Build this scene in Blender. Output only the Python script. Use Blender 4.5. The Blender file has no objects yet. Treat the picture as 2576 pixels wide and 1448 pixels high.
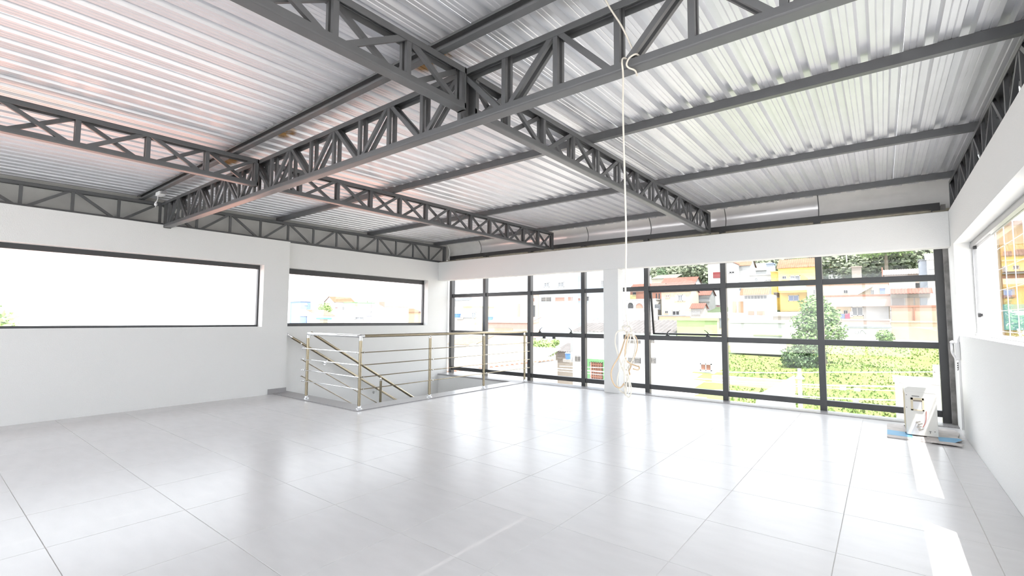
import bpy, bmesh, math, random
from mathutils import Vector, Matrix, noise
random.seed(7)
S = bpy.context.scene
COL = S.collection
# ------------------------------------------------------------------ camera
YAW, PITCH, ROLL, FPX = -0.6630480583630144, 0.06685396898889748, 0.0050461376560805085, 1192.293
cam = bpy.data.objects.new('camera', bpy.data.cameras.new('camera')); COL.objects.link(cam)
fw = Vector((math.sin(YAW) * math.cos(PITCH), math.cos(YAW) * math.cos(PITCH), math.sin(PITCH)))
r0 = Vector((math.cos(YAW), -math.sin(YAW), 0)); u0 = r0.cross(fw)
rt = r0 * math.cos(ROLL) + u0 * math.sin(ROLL); up = -r0 * math.sin(ROLL) + u0 * math.cos(ROLL)
M = Matrix((rt, up, -fw)).transposed().to_4x4(); M.translation = (0, 0, 1.2)
cam.matrix_world = M
cam.data.sensor_fit = 'HORIZONTAL'; cam.data.sensor_width = 36; cam.data.lens = FPX / 2576 * 36
cam.data.clip_start = .05; cam.data.clip_end = 1500
S.camera = cam
# ------------------------------------------------------------------ sky, sun, exposure
W = bpy.data.worlds.new('sky'); S.world = W; W.use_nodes = True
bg = W.node_tree.nodes['Background']; bg.inputs[0].default_value = (.90, .95, 1.0, 1); bg.inputs[1].default_value = 2.15
sl = bpy.data.lights.new('sun', 'SUN'); sl.energy = 6.5; sl.angle = .009; sl.color = (1, .97, .92)
sun = bpy.data.objects.new('sun', sl); COL.objects.link(sun)
sun.rotation_euler = Vector((.335, -.23, 1)).to_track_quat('Z', 'Y').to_euler()
sun.location = (6, -4, 18)
S.view_settings.view_transform = 'Standard'; S.view_settings.look = 'None'
S.view_settings.exposure = 1.19; S.view_settings.gamma = 1; S.view_settings.use_curve_mapping = False

# ------------------------------------------------------------------ materials
MATS = {}
def mat(name, col, rough=.6, metal=0., spec=.5, noise_amt=0., nscale=8., bump=0., bscale=60., rnd=0., col2=None, stretch=None):
    if name in MATS: return MATS[name]
    m = bpy.data.materials.new(name); m.use_nodes = True; nt = m.node_tree; b = nt.nodes['Principled BSDF']
    b.inputs['Base Color'].default_value = (*col, 1); b.inputs['Roughness'].default_value = rough
    b.inputs['Metallic'].default_value = metal; b.inputs['Specular IOR Level'].default_value = spec
    tc = nt.nodes.new('ShaderNodeTexCoord'); mp = nt.nodes.new('ShaderNodeMapping')
    nt.links.new(tc.outputs['Object'], mp.inputs[0])
    if stretch: mp.inputs['Scale'].default_value = stretch
    last = None
    if noise_amt or col2:
        n = nt.nodes.new('ShaderNodeTexNoise'); n.inputs['Scale'].default_value = nscale; n.inputs['Detail'].default_value = 5
        nt.links.new(mp.outputs[0], n.inputs[0])
        mx = nt.nodes.new('ShaderNodeMix'); mx.data_type = 'RGBA'
        c2 = col2 or tuple(max(0, c * (1 - noise_amt)) for c in col)
        cr = nt.nodes.new('ShaderNodeValToRGB'); cr.color_ramp.elements[0].position = .35; cr.color_ramp.elements[1].position = .65
        nt.links.new(n.outputs[0], cr.inputs[0]); nt.links.new(cr.outputs[0], mx.inputs[0])
        mx.inputs[6].default_value = (*col, 1); mx.inputs[7].default_value = (*c2, 1)
        last = mx.outputs[2]
    if rnd:
        oi = nt.nodes.new('ShaderNodeObjectInfo'); hs = nt.nodes.new('ShaderNodeHueSaturation')
        mr = nt.nodes.new('ShaderNodeMapRange'); mr.inputs[3].default_value = 1 - rnd; mr.inputs[4].default_value = 1 + rnd
        nt.links.new(oi.outputs['Random'], mr.inputs[0]); nt.links.new(mr.outputs[0], hs.inputs['Value'])
        if last: nt.links.new(last, hs.inputs['Color'])
        else: hs.inputs['Color'].default_value = (*col, 1)
        last = hs.outputs[0]
    if last: nt.links.new(last, b.inputs['Base Color'])
    if bump:
        n2 = nt.nodes.new('ShaderNodeTexNoise'); n2.inputs['Scale'].default_value = bscale; n2.inputs['Detail'].default_value = 4
        nt.links.new(mp.outputs[0], n2.inputs[0])
        bp = nt.nodes.new('ShaderNodeBump'); bp.inputs['Strength'].default_value = bump; bp.inputs['Distance'].default_value = .01
        nt.links.new(n2.outputs[0], bp.inputs['Height']); nt.links.new(bp.outputs[0], b.inputs['Normal'])
    MATS[name] = m; return m
def glass(name, tint=(1, 1, 1)):
    m = bpy.data.materials.new(name); m.use_nodes = True; nt = m.node_tree
    for n in list(nt.nodes): nt.nodes.remove(n)
    o = nt.nodes.new('ShaderNodeOutputMaterial'); t = nt.nodes.new('ShaderNodeBsdfTransparent'); g = nt.nodes.new('ShaderNodeBsdfGlossy')
    g.inputs['Roughness'].default_value = .0; t.inputs[0].default_value = (*tint, 1)
    f = nt.nodes.new('ShaderNodeFresnel'); 
    gb = nt.nodes.new('ShaderNodeNewGeometry'); im = nt.nodes.new('ShaderNodeMapRange'); im.inputs[3].default_value = 1.45; im.inputs[4].default_value = 1/1.45
    nt.links.new(gb.outputs['Backfacing'], im.inputs[0]); nt.links.new(im.outputs[0], f.inputs[0]); mx = nt.nodes.new('ShaderNodeMixShader')
    nt.links.new(f.outputs[0], mx.inputs[0]); nt.links.new(t.outputs[0], mx.inputs[1]); nt.links.new(g.outputs[0], mx.inputs[2])
    nt.links.new(mx.outputs[0], o.inputs[0]); MATS[name] = m; return m
wallm = mat('wall_paint', (.83, .832, .82), .75, bump=.35, bscale=90)
wallout = mat('parapet_render', (.66, .66, .64), .9, noise_amt=.15, nscale=3)
steel = mat('grey_steel_paint', (.118, .121, .126), .38, spec=.6, noise_amt=.08, nscale=12)
frame = mat('dark_aluminium', (.045, .045, .048), .35, spec=.6, noise_amt=.1)
floorm = mat('porcelain_tile', (.70, .688, .69), .26, spec=.44, rnd=.012, noise_amt=.05, nscale=3, bump=.02, bscale=30, stretch=(1, 3, 1))
grout = mat('grout', (.66, .64, .62), .9)
granite = mat('grey_granite', (.46, .45, .45), .3, col2=(.25, .24, .25), nscale=160)
chrome = mat('chrome', (.85, .86, .88), .12, metal=1)
champagne = mat('champagne_tube', (.36, .31, .22), .25, metal=.95)
glassm = glass('window_glass', (.985, .985, .985))
white = mat('white_plastic', (.82, .82, .83), .35)
black = mat('black_plastic', (.02, .02, .022), .4)
concrete = mat('raw_concrete', (.30, .29, .28), .9, noise_amt=.45, nscale=9, bump=.3)
olive = mat('weathered_board', (.33, .30, .24), .8, noise_amt=.3, nscale=14)
fascia_m = mat('polished_sheet', (.93, .92, .93), .26, metal=.35, noise_amt=.04, nscale=3)
fascia_w = mat('white_sheet', (.93, .92, .90), .5, noise_amt=.05)
# galvanised corrugated sheet with two rust stains
galv = mat('galvanised_sheet', (.78, .79, .82), .36, metal=.58, noise_amt=.05, nscale=4, bump=.012, bscale=30, stretch=(3, 1, 1), rnd=.02)
def rust(m, spots):
    nt = m.node_tree; b = nt.nodes['Principled BSDF']; src = b.inputs['Base Color'].links[0].from_socket
    geo = nt.nodes.new('ShaderNodeNewGeometry'); cur = None
    n = nt.nodes.new('ShaderNodeTexNoise'); n.inputs['Scale'].default_value = 14; n.inputs['Detail'].default_value = 6
    nt.links.new(geo.outputs['Position'], n.inputs[0])
    for (x, y, sx, sy) in spots:
        mp = nt.nodes.new('ShaderNodeMapping'); mp.inputs['Location'].default_value = (-x / sx, -y / sy, 0); mp.inputs['Scale'].default_value = (1 / sx, 1 / sy, 0)
        nt.links.new(geo.outputs['Position'], mp.inputs[0])
        ln = nt.nodes.new('ShaderNodeVectorMath'); ln.operation = 'LENGTH'; nt.links.new(mp.outputs[0], ln.inputs[0])
        mr = nt.nodes.new('ShaderNodeMapRange'); mr.inputs[1].default_value = 1; mr.inputs[2].default_value = .2; nt.links.new(ln.outputs['Value'], mr.inputs[0])
        if cur is None: cur = mr.outputs[0]
        else:
            ad = nt.nodes.new('ShaderNodeMath'); ad.operation = 'MAXIMUM'; nt.links.new(cur, ad.inputs[0]); nt.links.new(mr.outputs[0], ad.inputs[1]); cur = ad.outputs[0]
    mu = nt.nodes.new('ShaderNodeMath'); mu.operation = 'MULTIPLY'; nt.links.new(cur, mu.inputs[0]); nt.links.new(n.outputs[0], mu.inputs[1])
    m2 = nt.nodes.new('ShaderNodeMapRange'); m2.inputs[1].default_value = .16; m2.inputs[2].default_value = .36; nt.links.new(mu.outputs[0], m2.inputs[0])
    mx = nt.nodes.new('ShaderNodeMix'); mx.data_type = 'RGBA'; nt.links.new(m2.outputs[0], mx.inputs[0]); nt.links.new(src, mx.inputs[6])
    mx.inputs[7].default_value = (.42, .25, .10, 1); nt.links.new(mx.outputs[2], b.inputs['Base Color'])
rust(galv, [(-2.25, 2.02, .26, .16), (-5.40, 2.03, .32, .15), (-4.2, 2.04, .2, .1)])

# ------------------------------------------------------------------ mesh helpers
class MB:
    def __init__(s): s.v = []; s.f = []
    def add(s, vs, fs):
        o = len(s.v); s.v += [tuple(v) for v in vs]; s.f += [tuple(i + o for i in f) for f in fs]; return s
    def box(s, x0, x1, y0, y1, z0, z1):
        return s.add([(x0,y0,z0),(x1,y0,z0),(x1,y1,z0),(x0,y1,z0),(x0,y0,z1),(x1,y0,z1),(x1,y1,z1),(x0,y1,z1)],
                     [(0,3,2,1),(4,5,6,7),(0,1,5,4),(1,2,6,5),(2,3,7,6),(3,0,4,7)])
    def bar(s, a, b, w, h, side=(1,0,0)):
        a = Vector(a); b = Vector(b); d = (b - a).normalized(); sd = Vector(side); sd = (sd - d * sd.dot(d)).normalized(); up = d.cross(sd)
        vs = [p + sd * (w/2*i) + up * (h/2*j) for p in (a, b) for i, j in ((-1,-1),(1,-1),(1,1),(-1,1))]
        return s.add(vs, [(0,1,2,3)[::-1],(4,5,6,7),(0,1,5,4),(1,2,6,5),(2,3,7,6),(3,0,4,7)])
    def tube(s, pts, r, n=8, cap=True):
        pts = [Vector(p) for p in pts]; rings = []; prev = None
        for i, p in enumerate(pts):
            d = (pts[min(i+1, len(pts)-1)] - pts[max(i-1, 0)]).normalized()
            ref = Vector((0,0,1)) if abs(d.z) < .95 else Vector((1,0,0))
            if prev is not None: ref = prev
            a = (ref - d * ref.dot(d))
            if a.length < 1e-5: a = d.orthogonal()
            a.normalize(); b = d.cross(a); prev = a
            rr = r[i] if isinstance(r, (list, tuple)) else r
            rings.append([p + a * (rr * math.cos(2*math.pi*k/n)) + b * (rr * math.sin(2*math.pi*k/n)) for k in range(n)])
        vs = [v for g in rings for v in g]; fs = []
        for i in range(len(pts)-1):
            for k in range(n): fs.append((i*n+k, i*n+(k+1)%n, (i+1)*n+(k+1)%n, (i+1)*n+k))
        if cap: fs.append(tuple(range(n))[::-1]); fs.append(tuple((len(pts)-1)*n + k for k in range(n)))
        return s.add(vs, fs)
    def lathe(s, c, prof, n=16, axis='Z'):
        vs = []; c = Vector(c)
        for r, h in prof:
            for k in range(n):
                a = 2*math.pi*k/n; x, y = r*math.cos(a), r*math.sin(a)
                vs.append(c + Vector({'Z': (x,y,h), 'X': (h,x,y), 'Y': (x,h,y)}[axis]))
        fs = [(i*n+k, i*n+(k+1)%n, (i+1)*n+(k+1)%n, (i+1)*n+k) for i in range(len(prof)-1) for k in range(n)]
        return s.add(vs, fs)
    def prism(s, poly, axis, a, b):
        # poly: 2-D points; axis X: (y,z), Y: (x,z), Z: (x,y)
        def P(p, t): return {'X': (t, p[0], p[1]), 'Y': (p[0], t, p[1]), 'Z': (p[0], p[1], t)}[axis]
        n = len(poly); vs = [P(p, a) for p in poly] + [P(p, b) for p in poly]
        return s.add(vs, [tuple(range(n)), tuple(range(n, 2*n))[::-1]] + [(k, (k+1) % n, n+(k+1) % n, n+k) for k in range(n)])
    def build(s, name, m, parent=None, smooth=False, bevel=0, **kw):
        off = Vector(parent.get('_o', (0,0,0))) if parent else Vector(kw.get('loc', (0,0,0)))
        me = bpy.data.meshes.new(name); me.from_pydata([tuple(Vector(v) - off) for v in s.v], [], s.f)
        bm = bmesh.new(); bm.from_mesh(me); bmesh.ops.recalc_face_normals(bm, faces=bm.faces); bm.to_mesh(me); bm.free()
        me.materials.append(m)
        if smooth:
            for p in me.polygons: p.use_smooth = True
        o = bpy.data.objects.new(name, me); COL.objects.link(o)
        if parent: o.parent = parent; o['_o'] = tuple(off)
        else: o.location = off; o['_o'] = tuple(off)
        if bevel:
            bv = o.modifiers.new('bevel', 'BEVEL'); bv.width = bevel; bv.segments = 2; bv.limit_method = 'ANGLE'
        for k in ('label', 'category', 'group', 'kind'):
            if k in kw: o[k] = kw[k]
        return o
def empty(name, loc, label=None, category=None, group=None, kind=None):
    o = bpy.data.objects.new(name, None); o.empty_display_size = .2; COL.objects.link(o); o.location = loc; o['_o'] = tuple(loc)
    if label: o['label'] = label
    if category: o['category'] = category
    if group: o['group'] = group
    if kind: o['kind'] = kind
    return o
def spline(pts, n=6):
    pts = [Vector(p) for p in pts]; out = []
    P = [pts[0]] + pts + [pts[-1]]
    for i in range(1, len(P)-2):
        for k in range(n):
            t = k / n; a, b, c, d = P[i-1], P[i], P[i+1], P[i+2]
            out.append(.5 * ((2*b) + (c-a)*t + (2*a-5*b+4*c-d)*t*t + (3*b-a-3*c+d)*t**3))
    out.append(pts[-1]); return out
def B(*a): return MB().box(*a)

# ------------------------------------------------------------------ room numbers
XL, XL2, XR = -7.70, -7.80, .64
YJ, YB, YG, YBK = 3.88, 7.30, 7.66, -4.2
ZW = 2.47
def ztop(y): return 2.80 + (y - 2.15) * .012
def hole_wall(mb, x0, x1, ya, yb, za, zb, oy0, oy1, oz0, oz1):
    mb.box(x0, x1, ya, yb, za, oz0); mb.box(x0, x1, ya, yb, oz1, zb)
    if oy0 > ya: mb.box(x0, x1, ya, oy0, oz0, oz1)
    if oy1 < yb: mb.box(x0, x1, oy1, yb, oz0, oz1)
# left wall: near part proud of far part; far part runs down the stairwell
mb = MB()
hole_wall(mb, -8.0, XL, YBK, YJ, -.15, ZW, -2.2, 3.475, 1.07, 2.05)
hole_wall(mb, -8.02, XL2, YJ, 7.62, -3.0, ZW, 3.90, 7.01, 1.07, 2.05)
mb.box(-8.0, XL2, 3.3, YJ, -3.0, -.15)
mb.build('wall_left', wallm, kind='structure')
B(-8.06, -8.0, YBK, 8.0, 2.3, 3.0).build('trim_1', wallout, kind='structure')
# right wall
mb = MB(); hole_wall(mb, XR, .84, YBK, 7.75, -.4, ZW, -2.4, 7.03, 1.06, 2.055)
mb.build('wall_right', wallm, kind='structure')
B(.74, .83, 3.46, 4.03, 1.06, 2.055).build('trim_2', wallm, kind='structure')
B(.86, .90, YBK, 8.0, 2.3, 3.0).build('trim_3', wallout, kind='structure')
# front beam, column, wall under the sill
wf = MB().box(-7.80, XR, YB, 7.50, 2.06, ZW).box(-3.73, -3.46, YB, 7.50, 0, 2.06)
wf.box(-7.80, -5.6, 7.34, 7.6, -3.0, -.02).box(-5.6, XR + .2, 7.42, 7.6, -.6, -.02)
wf.build('wall_front', wallm, kind='structure', bevel=.006)
random.seed(3)
ledge = MB(); x = -7.79
while x < XR - .05:
    w = random.uniform(.06, .25); h = random.uniform(.004, .022); ledge.box(x, min(x + w, XR), YB + .02 + random.uniform(0, .02), 7.5, ZW - .002, ZW + h); x += w
ledge.build('trim_4', olive, kind='structure')
B(.5975, XR, 7.56, 7.70, -.02, 2.6).build('trim_5', concrete, kind='structure')
# unseen rear wall behind the camera, glazed all across to let fill light in
wb = empty('window_fill', (-3.5, YBK, 0), kind='structure')
fr = MB().box(-8.0, .84, YBK - .06, YBK + .06, 2.5, 2.62).box(-8.0, .84, YBK - .06, YBK + .06, -.02, .08)
for i in range(8): x = -7.95 + i * 1.248; fr.box(x - .04, x + .04, YBK - .06, YBK + .06, .08, 2.5)
fr.build('window_frame', frame, wb)
for i in range(7): B(-7.91 + i*1.248, -7.91 + i*1.248 + 1.168, YBK - .004, YBK + .004, .08, 2.5).build('window_pane', glassm, wb)
# floor slab and individually laid tiles
fl = MB().box(-8.0, .84, YBK - .1, 3.70, -.15, -.0025).box(-5.70, .84, 3.70, 7.45, -.15, -.0025).build('floor', grout, kind='structure')
B(-8.0, -3.0, 2.0, 8.0, -3.1, -3.0).build('floor_lower', grout, kind='structure')
B(-5.62, -5.45, 3.2, 7.6, -3.1, -.15).build('stairwell_block_1', wallm, kind='structure')  # unseen wall added to keep light out of the stairwell
MB().box(-8.0, -5.45, 3.15, 3.3, -3.1, -.15).build('stairwell_block_2', wallm, kind='structure')  # second added wall, shuts off light under the floor on the near side
holes = [(-7.9, -5.43, 3.69, 7.6)]
TX, TY, X0, Y0, g = .651, .632, -.237, 4.315, .0015
tilemesh = None
def tile(x0, x1, y0, y1):
    global tilemesh
    x0 = max(x0, XL); x1 = min(x1, XR); y0 = max(y0, YBK + .06); y1 = min(y1, 7.40)
    if x1 - x0 < .01 or y1 - y0 < .01: return
    for hx0, hx1, hy0, hy1 in holes:
        if x0 < hx1 and x1 > hx0 and y0 < hy1 and y1 > hy0:
            if x1 > hx1: tile(hx1 + .0001, x1, y0, y1)
            if y0 < hy0: tile(x0, min(x1, hx1), y0, hy0 - .0001)
            return
    w, d = x1 - x0, y1 - y0; full = abs(w - TX) < 1e-6 and abs(d - TY) < 1e-6
    if full and tilemesh is not None: o = bpy.data.objects.new('tile', tilemesh); COL.objects.link(o)
    else:
        e = .0012; a, b_, c, dd = g, w - g, g, d - g
        vs = [(a,c,-.004),(b_,c,-.004),(b_,dd,-.004),(a,dd,-.004),(a,c,-e),(b_,c,-e),(b_,dd,-e),(a,dd,-e),(a+e,c+e,0),(b_-e,c+e,0),(b_-e,dd-e,0),(a+e,dd-e,0)]
        fs = [(0,1,5,4),(1,2,6,5),(2,3,7,6),(3,0,4,7),(4,5,9,8),(5,6,10,9),(6,7,11,10),(7,4,8,11),(8,9,10,11)]
        o = MB().add(vs, fs).build('tile', floorm)
        if full: tilemesh = o.data
    o.parent = fl; o.location = (x0, y0, 0)
for i in range(-13, 3):
    for j in range(-15, 6): tile(X0 + i*TX, X0 + (i+1)*TX, Y0 + j*TY, Y0 + (j+1)*TY)
# granite: sill and stairwell edging
MB().box(-5.45, XR, 7.40, 7.68, -.02, .008).box(XL2, -5.45, 7.33, 7.68, -.02, .008).build('trim_6', granite, kind='structure')
tr = MB().box(-5.72, -5.43, 3.96, 7.33, -.02, .012).box(XL2, -5.43, 3.69, 3.96, -.02, .012)
tr.box(XL - .001, XL + .012, 3.60, 3.88, 0, .085).box(XL2, XL + .012, 3.88, 3.892, 0, .085)
tr.build('trim_7', granite, kind='structure')
B(XR - .10, XR, 7.40, 7.56, .008, .012).build('trim_8', granite, kind='structure')
# stairs
st = empty('staircase', (-7.3, 3.96, 0), 'granite staircase going down along the left wall inside the railing', 'staircase')
for k in range(12):
    y = 3.96 + k * .27; z = -.165 * (k + 1)
    B(XL2 + .002, -6.80, y, y + .29, z - .03, z).build('tread', granite, st)
    B(XL2 + .002, -6.80, y, y + .02, z, z + .135).build('riser', wallm, st)
    B(XL2 + .002, XL2 + .014, y + .02, y + .13, z, z + .08).build('skirting', granite, st)
MB().prism([(3.96, -.25), (3.96 + 12*.27, -.25 - .165*12), (3.96 + 12*.27, -.55 - .165*12), (3.96, -.55)], 'X', XL2 + .01, -6.82).build('stringer', wallm, st)

# unseen pale terrace added beyond the rear glazing to bounce light onto the ceiling
tc_ = empty('terrace', (-3.5, -9, -.05), kind='structure')
B(-9, 3, -16, YBK - .12, -.2, -.03).build('bounce_slab', mat('bounce_paving', (.68, .66, .63), .8, noise_amt=.1), tc_)
B(-9, 3, -16.2, -16, -.2, .8).build('parapet', wallm, tc_)
# ------------------------------------------------------------------ windows in the side walls
def pane_window(name, x, y0, y1, z0, z1, splits, head=.065, dep=.05, foot=.03):
    w = empty(name, (x, (y0+y1)/2, z0), kind='structure')
    f = MB().box(x - dep/2, x + dep/2, y0, y1, z0, z0 + foot).box(x - dep/2, x + dep/2, y0, y1, z1 - head, z1)
    ys = [y0 + .012] + splits + [y1 - .012]
    for y in (y0 + .012, y1 - .012): f.box(x - dep/2, x + dep/2, y - .012, y + .012, z0 + foot, z1 - head)
    f.build('window_frame', frame, w)
    for a, b in zip(ys[:-1], ys[1:]): B(x - .004, x + .004, a + .012, b - .012, z0 + foot, z1 - head).build('window_pane', glassm, w)
    return w
pane_window('window_1', -7.87, -2.2, 3.475, 1.07, 2.05, [])
pane_window('window_2', -7.955, 3.90, 7.01, 1.07, 2.05, [], head=.09, foot=.055)
# right window: sliding frameless glass with grey head track
w3 = empty('window_3', (.80, 4, 1.06), kind='structure')
track = mat('satin_grey_track', (.36, .36, .37), .35, metal=.4)
MB().box(.775, .825, 4.03, 7.03, 1.995, 2.055).box(.765, .775, 4.03, 7.03, 1.99, 2.03).build('head_track', track, w3)
MB().box(.775, .825, 4.03, 7.03, 1.06, 1.085).build('bottom_track', white, w3)
MB().box(.785, .82, 7.005, 7.03, 1.085, 1.995).build('jamb_profile', track, w3)
B(.79, .798, 6.0, 6.99, 1.085, 1.995).build('sliding_pane', glassm, w3)
B(.805, .813, 4.03, 6.10, 1.085, 1.995).build('sliding_pane', glassm, w3)
MB().box(.775, .80, 6.72, 6.82, 1.26, 1.285).lathe((.772, 6.77, 1.272), [(0, 0), (.022, 0), (.022, .02), (0, .02)], 12, 'X').build('window_lock', black, w3)
MB().box(.775, .80, 6.86, 6.90, 1.965, 1.995).build('track_roller', black, w3)
# safety grille of white wires outside the right window
gr = empty('window_grille', (1.0, 5.5, 1.1), 'thin white wire safety grille outside the right hand window', 'window grille')
for y in [4.3 + .42*k for k in range(8)]: MB().tube([(1.0, y, .95), (1.0, y, 2.2)], .005, 6).build('vertical_wire', white, gr)
for z in (1.1, 1.32, 1.54, 1.76, 1.98, 2.2): MB().tube([(1.0, 3.9, z), (1.0, 7.4, z)], .004, 6).build('horizontal_wire', white, gr)
for y in (3.9, 7.4): B(.84, 1.01, y, y + .03, .95, 2.22).build('side_bracket', white, gr)

# ------------------------------------------------------------------ glazed front
w4 = empty('window_4', (-3.5, YG, 0), kind='structure')
MX = [-7.76, -6.745, -5.55, -4.33, -3.12, -1.90, -.668, .558]
MWID = .078
for i, x in enumerate(MX):
    MB().box(x - MWID/2, x + MWID/2, YG, YG + .075, -.25, 2.64).box(x - .014, x + .014, YG + .075, YG + .13, -.25, 2.64).build('mullion', frame, w4)
RZ = [1.735, .915, .105]
for a, b in zip(MX[:-1], MX[1:]):
    for z in RZ: B(a + MWID/2, b - MWID/2, YG + .015, YG + .085, z - .038, z + .038).build('transom', frame, w4)
B(MX[0] - MWID/2, MX[-1] + MWID/2, YG - .002, YG + .085, 2.575, 2.645).build('head_rail', frame, w4)
bounds = [-.25] + [RZ[2], RZ[1], RZ[0]] + [2.575]
for i, (a, b) in enumerate(zip(MX[:-1], MX[1:])):
    for j in range(4):
        z0 = bounds[j] + (.038 if j else 0); z1 = bounds[j+1] - (.038 if j < 3 else 0)
        if i == 4 and j == 2: continue
        B(a + MWID/2, b - MWID/2, YG + .05, YG + .058, z0, z1).build('window_pane', glassm, w4)
# the open awning sash
a, b = MX[4] + MWID/2 + .004, MX[5] - MWID/2 - .004; zt, zb = RZ[0] - .04, RZ[1] + .04; ang = math.radians(9)
def sw(x, t, d): # t down from hinge, d outwards
    return (x, YG + .05 + t*math.sin(ang) + d*math.cos(ang), zt - t*math.cos(ang) + d*math.sin(ang))
L = zt - zb
sm = MB()
def sbox(mb, xa, xb, t0, t1, d0, d1):
    vs = [sw(x, t, d) for t in (t0, t1) for x, d in ((xa, d0), (xb, d0), (xb, d1), (xa, d1))]
    mb.add(vs, [(0,1,2,3),(4,7,6,5),(0,4,5,1),(1,5,6,2),(2,6,7,3),(3,7,4,0)])
for q in ((a, b, 0, .028), (a, b, L - .028, L), (a, a + .028, .028, L - .028), (b - .028, b, .028, L - .028)): sbox(sm, *q, 0, .03)
sash = sm.build('opening_sash', frame, w4)
sg = MB(); sbox(sg, a + .028, b - .028, .028, L - .028, .012, .018); sg.build('window_pane', glassm, sash)
def latch(x, s, parent):
    z = RZ[1] + .038; y = YG + .03
    mb = MB().prism([(x - .035*s, z), (x + .035*s, z), (x + .018*s, z + .022), (x - .004*s, z + .035), (x - .012*s, z + .02)][::s], 'Y', y - .012, y + .012)
    mb.tube(spline([(x - .004*s, y, z + .028), (x + .0*s, y, z + .05), (x + .02*s, y, z + .075), (x + .055*s, y, z + .10)]), [.009]*6 + [.007]*6 + [.005]*6 + [.004], 8)
    mb.build('window_latch', black, parent)
def latchpair(i, f0, f1):
    A, Bx = MX[i], MX[i+1]; latch(A + (Bx - A)*f0, 1, w4); latch(A + (Bx - A)*f1, -1, w4)
latchpair(4, .28, .80)
def hook(i, f, s):
    x = MX[i] + (MX[i+1] - MX[i])*f; latch(x, s, w4)
hook(2, .20, 1); hook(2, .78, -1)
for f in (.30, .49):
    x = MX[2] + 1.19*f; B(x - .03, x + .03, YG + .0, YG + .02, RZ[1] - .075, RZ[1] - .038).build('sash_stop', frame, w4)
# eave board and curved metal fascia above the glass
B(-8.0, .86, 7.80, 7.83, 2.40, 2.60).build('trim_9', olive, kind='structure')
fa = empty('trim_10', (-3.5, 7.75, 2.65), kind='structure')
seams = [-8.0, -7.0, -5.52, -4.31, -3.09, -1.88, -.654, .86]
prof = []
for k in range(13):
    t = k / 12; prof.append((7.752 + .10*math.sin(math.pi*t), 2.585 + .37*t))
for i, (a, b) in enumerate(zip(seams[:-1], seams[1:])):
    n = 10; vs = []; fs = []
    for q in range(n + 1):
        x = a + .004 + (b - a - .008)*q/n
        for (y, z) in prof:
            wob = .006*noise.noise(Vector((x*1.7, z*5, i*3.1)))
            vs.append((x, y + wob, z))
    m_ = len(prof)
    for q in range(n):
        for k in range(m_ - 1): fs.append((q*m_+k, (q+1)*m_+k, (q+1)*m_+k+1, q*m_+k+1))
    vs2 = [(v[0], v[1] + .003, v[2]) for v in vs]; nn = len(vs); fs += [tuple(j + nn for j in f[::-1]) for f in fs]
    MB().add(vs + vs2, fs).build('fascia_panel', fascia_w if i in (0, 6) else fascia_m, fa, smooth=True)
    if i: MB().tube([(a, y - .002, z) for y, z in prof], .006, 6).build('seam_bead', steel, fa)

# ------------------------------------------------------------------ roof sheets and purlins
cl = empty('ceiling', (-3.5, 2, 2.9), kind='structure')
PITCH_R = .161; SHW = PITCH_R*6
pr = [(0, 0), (.026, 0), (.030, .005), (.034, 0), (.060, 0), (.064, .005), (.068, 0), (.094, 0), (.108, .036), (.147, .036), (.161, 0)]
xs0 = -.741 - .066 - SHW*8
for i in range(10):
    xa = xs0 + SHW*i; P = []
    for k in range(6):
        for (px, pz) in pr[:-1] if k < 5 else pr: P.append((xa + .004 + k*PITCH_R + px*(.995), pz))
    P = [p for p in P if p[0] < .86]
    if len(P) < 3: continue
    vs = []; n = len(P); ys = [YBK - .3, 7.84]
    for y in ys:
        for x, z in P: vs.append((x, y, ztop(y) + .07 + z + (i % 2)*.0015))
    for y in ys:
        for x, z in P: vs.append((x, y, ztop(y) + .0716 + z + (i % 2)*.0015))
    fs = []
    for k in range(n - 1):
        fs.append((k, k+1, n+k+1, n+k)); fs.append((2*n+k, 3*n+k, 3*n+k+1, 2*n+k+1))
    MB().add(vs, fs).build('roof_sheet', galv, cl)
# opaque light-tight cover above the sheets
def upoly(c, w, h, t=.004, rr=.009, z0=0., flip=False):
    """U section with rounded outer corners, 16 points (open upwards, flip = open downwards)"""
    P = [(-w/2, h)]
    for k in range(4): q = math.pi + math.pi/2*k/3; P.append((-w/2 + rr + rr*math.cos(q), rr + rr*math.sin(q)))
    for k in range(4): q = 1.5*math.pi + math.pi/2*k/3; P.append((w/2 - rr + rr*math.cos(q), rr + rr*math.sin(q)))
    P += [(w/2, h), (w/2 - t, h), (w/2 - t, rr), (w/2 - rr, t), (-w/2 + rr, t), (-w/2 + t, rr), (-w/2 + t, h)]
    return [(c + x, z0 + (h - z if flip else z)) for x, z in P]
def channel(mb, axis, a, b, yc, z0, w, h, t=.004, open_='up'):
    # U channel; axis X from a to b centred yc
    poly = upoly(yc, w, h, t, .009, z0, open_ != 'up')
    mb.prism(poly, axis, a, b)
names_p = ['grey steel purlin crossing the roof just behind the deep truss', 'grey steel purlin, nearest beyond the deep truss',
           'grey steel purlin midway between deep truss and glass front', 'grey steel purlin against the curved metal fascia', 'grey steel purlin above the camera']
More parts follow.
